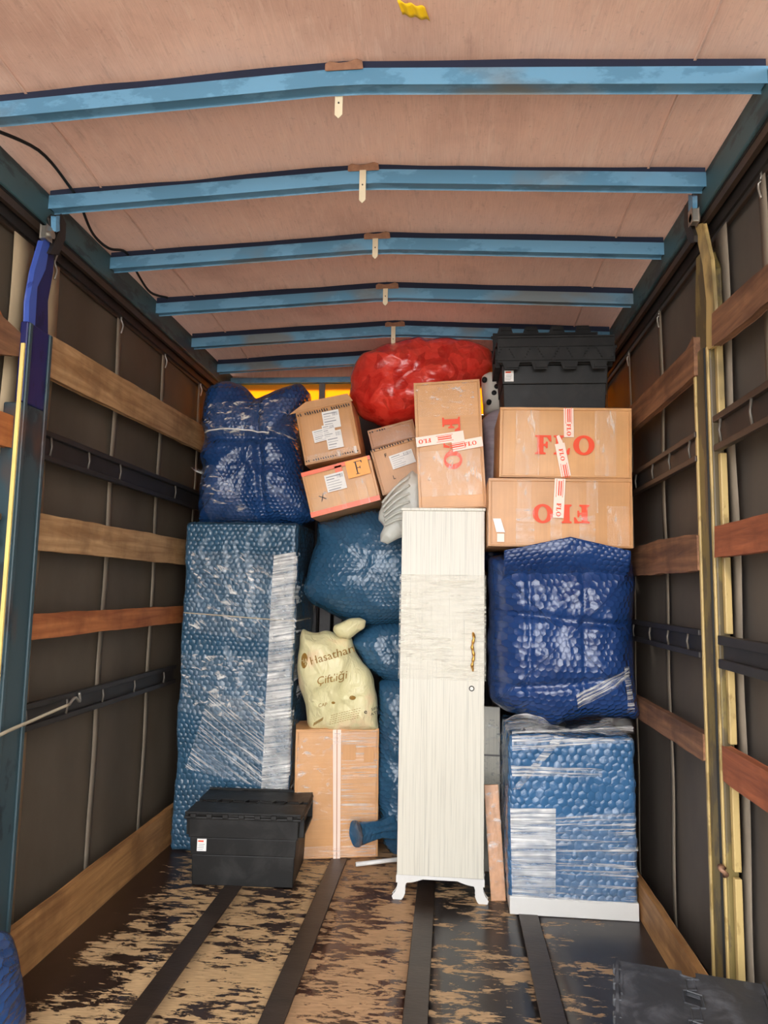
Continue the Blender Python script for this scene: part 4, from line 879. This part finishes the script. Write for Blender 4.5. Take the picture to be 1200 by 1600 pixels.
cb = bundle('bag_body', [(469, 992), (473, 982), (480, 988), (500, 987), (520, 987), (540, 990), (548, 996), (555, 1016), (566, 1034), (584, 1056), (586, 1075), (590, 1100), (591, 1138), (570, 1141), (530, 1142), (489, 1142), (480, 1130), (478, 1100), (469, 1072), (467, 1050), (468, 1020)], 3.93, .24, M['cream'], parent=CB, amp=.032, seed=31, p=3, round_=1, center=(527, 1075))
bundle('bag_handle', [(520, 985), (522, 977), (545, 967), (562, 965), (573, 969), (570, 982), (556, 990), (545, 998), (530, 996)], 3.86, .06, M['cream'], parent=CB, amp=.02, seed=32, nt=60, nr=14)
T0 = bvh_of(cb)
def bag_print(name, mb, m):
    mb.v = [v-CB.location for v in drape_y(mb.v, T0, .0025)]; mb.f = [f[::-1] for f in mb.f]; o = mb.build(name, m, CB)
    if name == 'small_print': o['kind'] = 'stuff'
def P3(px, py): return at(px, py, 3.86)
mb = MB(); q = P3(478, 1031); n = 24
ring = [(q.x+.021*math.cos(2*math.pi*k/n), q.y, q.z+.040*math.sin(2*math.pi*k/n)) for k in range(n)]; mb.add(ring, [tuple(range(n-1, -1, -1))]); bag_print('emblem', mb, M['gold'])
mb = MB(); put_text(mb, 'HA', .034, q.x, q.z, .1, q.y); mb.v = [v-CB.location for v in drape_y(mb.v, T0, .0045)]; mb.build('emblem_letters', M['cream'], CB)
for s_, px, py, sz, rot, sx, sh, mt in (('Hasathan', 520, 1022, .060, .30, 1.05, 0, 'gold'), ('Çiftliği', 522, 1058, .058, .22, 1.0, .3, 'gold'), ('SIFIR', 586, 1108, .020, .2, 1, 0, 'ink'), ('ATIK', 586, 1115, .022, .2, 1, 0, 'ink'), ('CAP', 507, 1099, .026, .2, 1, .2, 'gold'), ('e', 572, 1112, .034, .2, 1.1, 0, 'ink')):
    q = P3(px, py); mb = MB(); put_text(mb, s_, sz, q.x, q.z, rot, q.y, sx, sh); mb.v = [v-CB.location for v in drape_y(mb.v, T0, .0035)]; mb.build('bag_lettering', M[mt], CB)
mb = MB()
for px, py, rx in ((523, 1096, .010), (552, 1089, .017)):
    q = P3(px, py); o = [(q.x+rx*math.cos(2*math.pi*k/n), q.y, q.z+rx*.7*math.sin(2*math.pi*k/n)) for k in range(n)]; mb.add(o, [tuple(range(n-1, -1, -1))])
bag_print('emblem', mb, M['gold'])
mb = MB()
for k in range(5):
    for j in range(12):
        q = P3(520+j*3.9-(k*.8), 1116+k*3.6-j*.95); mb.add([(x, q.y, z) for x, z in rectp(q.x, q.z, .010, .0022, .2)], [(3, 2, 1, 0)])
for j in range(7): q = P3(491+j*2.4, 1131-j*1.5); mb.add([(x, q.y, z) for x, z in rectp(q.x, q.z, .004, .022, -.4)], [(3, 2, 1, 0)])
bag_print('small_print', mb, M['gold'])
# grey furniture legs in the gap behind the cream bag
for k, (px, wd, mt) in enumerate(((487, .05, 'slate'), (507, .07, 'slate'), (527, .05, 'slate'))):
    q = at(px, 985, 4.5); o = MB().box((-wd/2, 0, 0), (wd/2, .03, 1.45)).build('upright_board', M[mt], None, bevel=.003); o.location = (q.x, 4.5+.0*k, 0)
    tag(o, ('narrow grey board deep in the gap right of the tall teal wardrobe', 'wider grey board, middle of three in the gap above the cream bag', 'grey board in the gap, right of the other two above the cream bag')[k], 'board')
# sliver of blue wrap at the near left corner
bundle('wrapped_bundle', [(-120, 1500), (-60, 1462), (-10, 1462), (3, 1500), (10, 1560), (16, 1620), (18, 1660), (-60, 1700), (-130, 1650)], 2.15, .3, M['bubnavy'], 'edge of a blue wrapped bundle at the near left floor corner', 'bundle', amp=.01, seed=41, nt=80, nr=18)
# splinters of debris on the floor
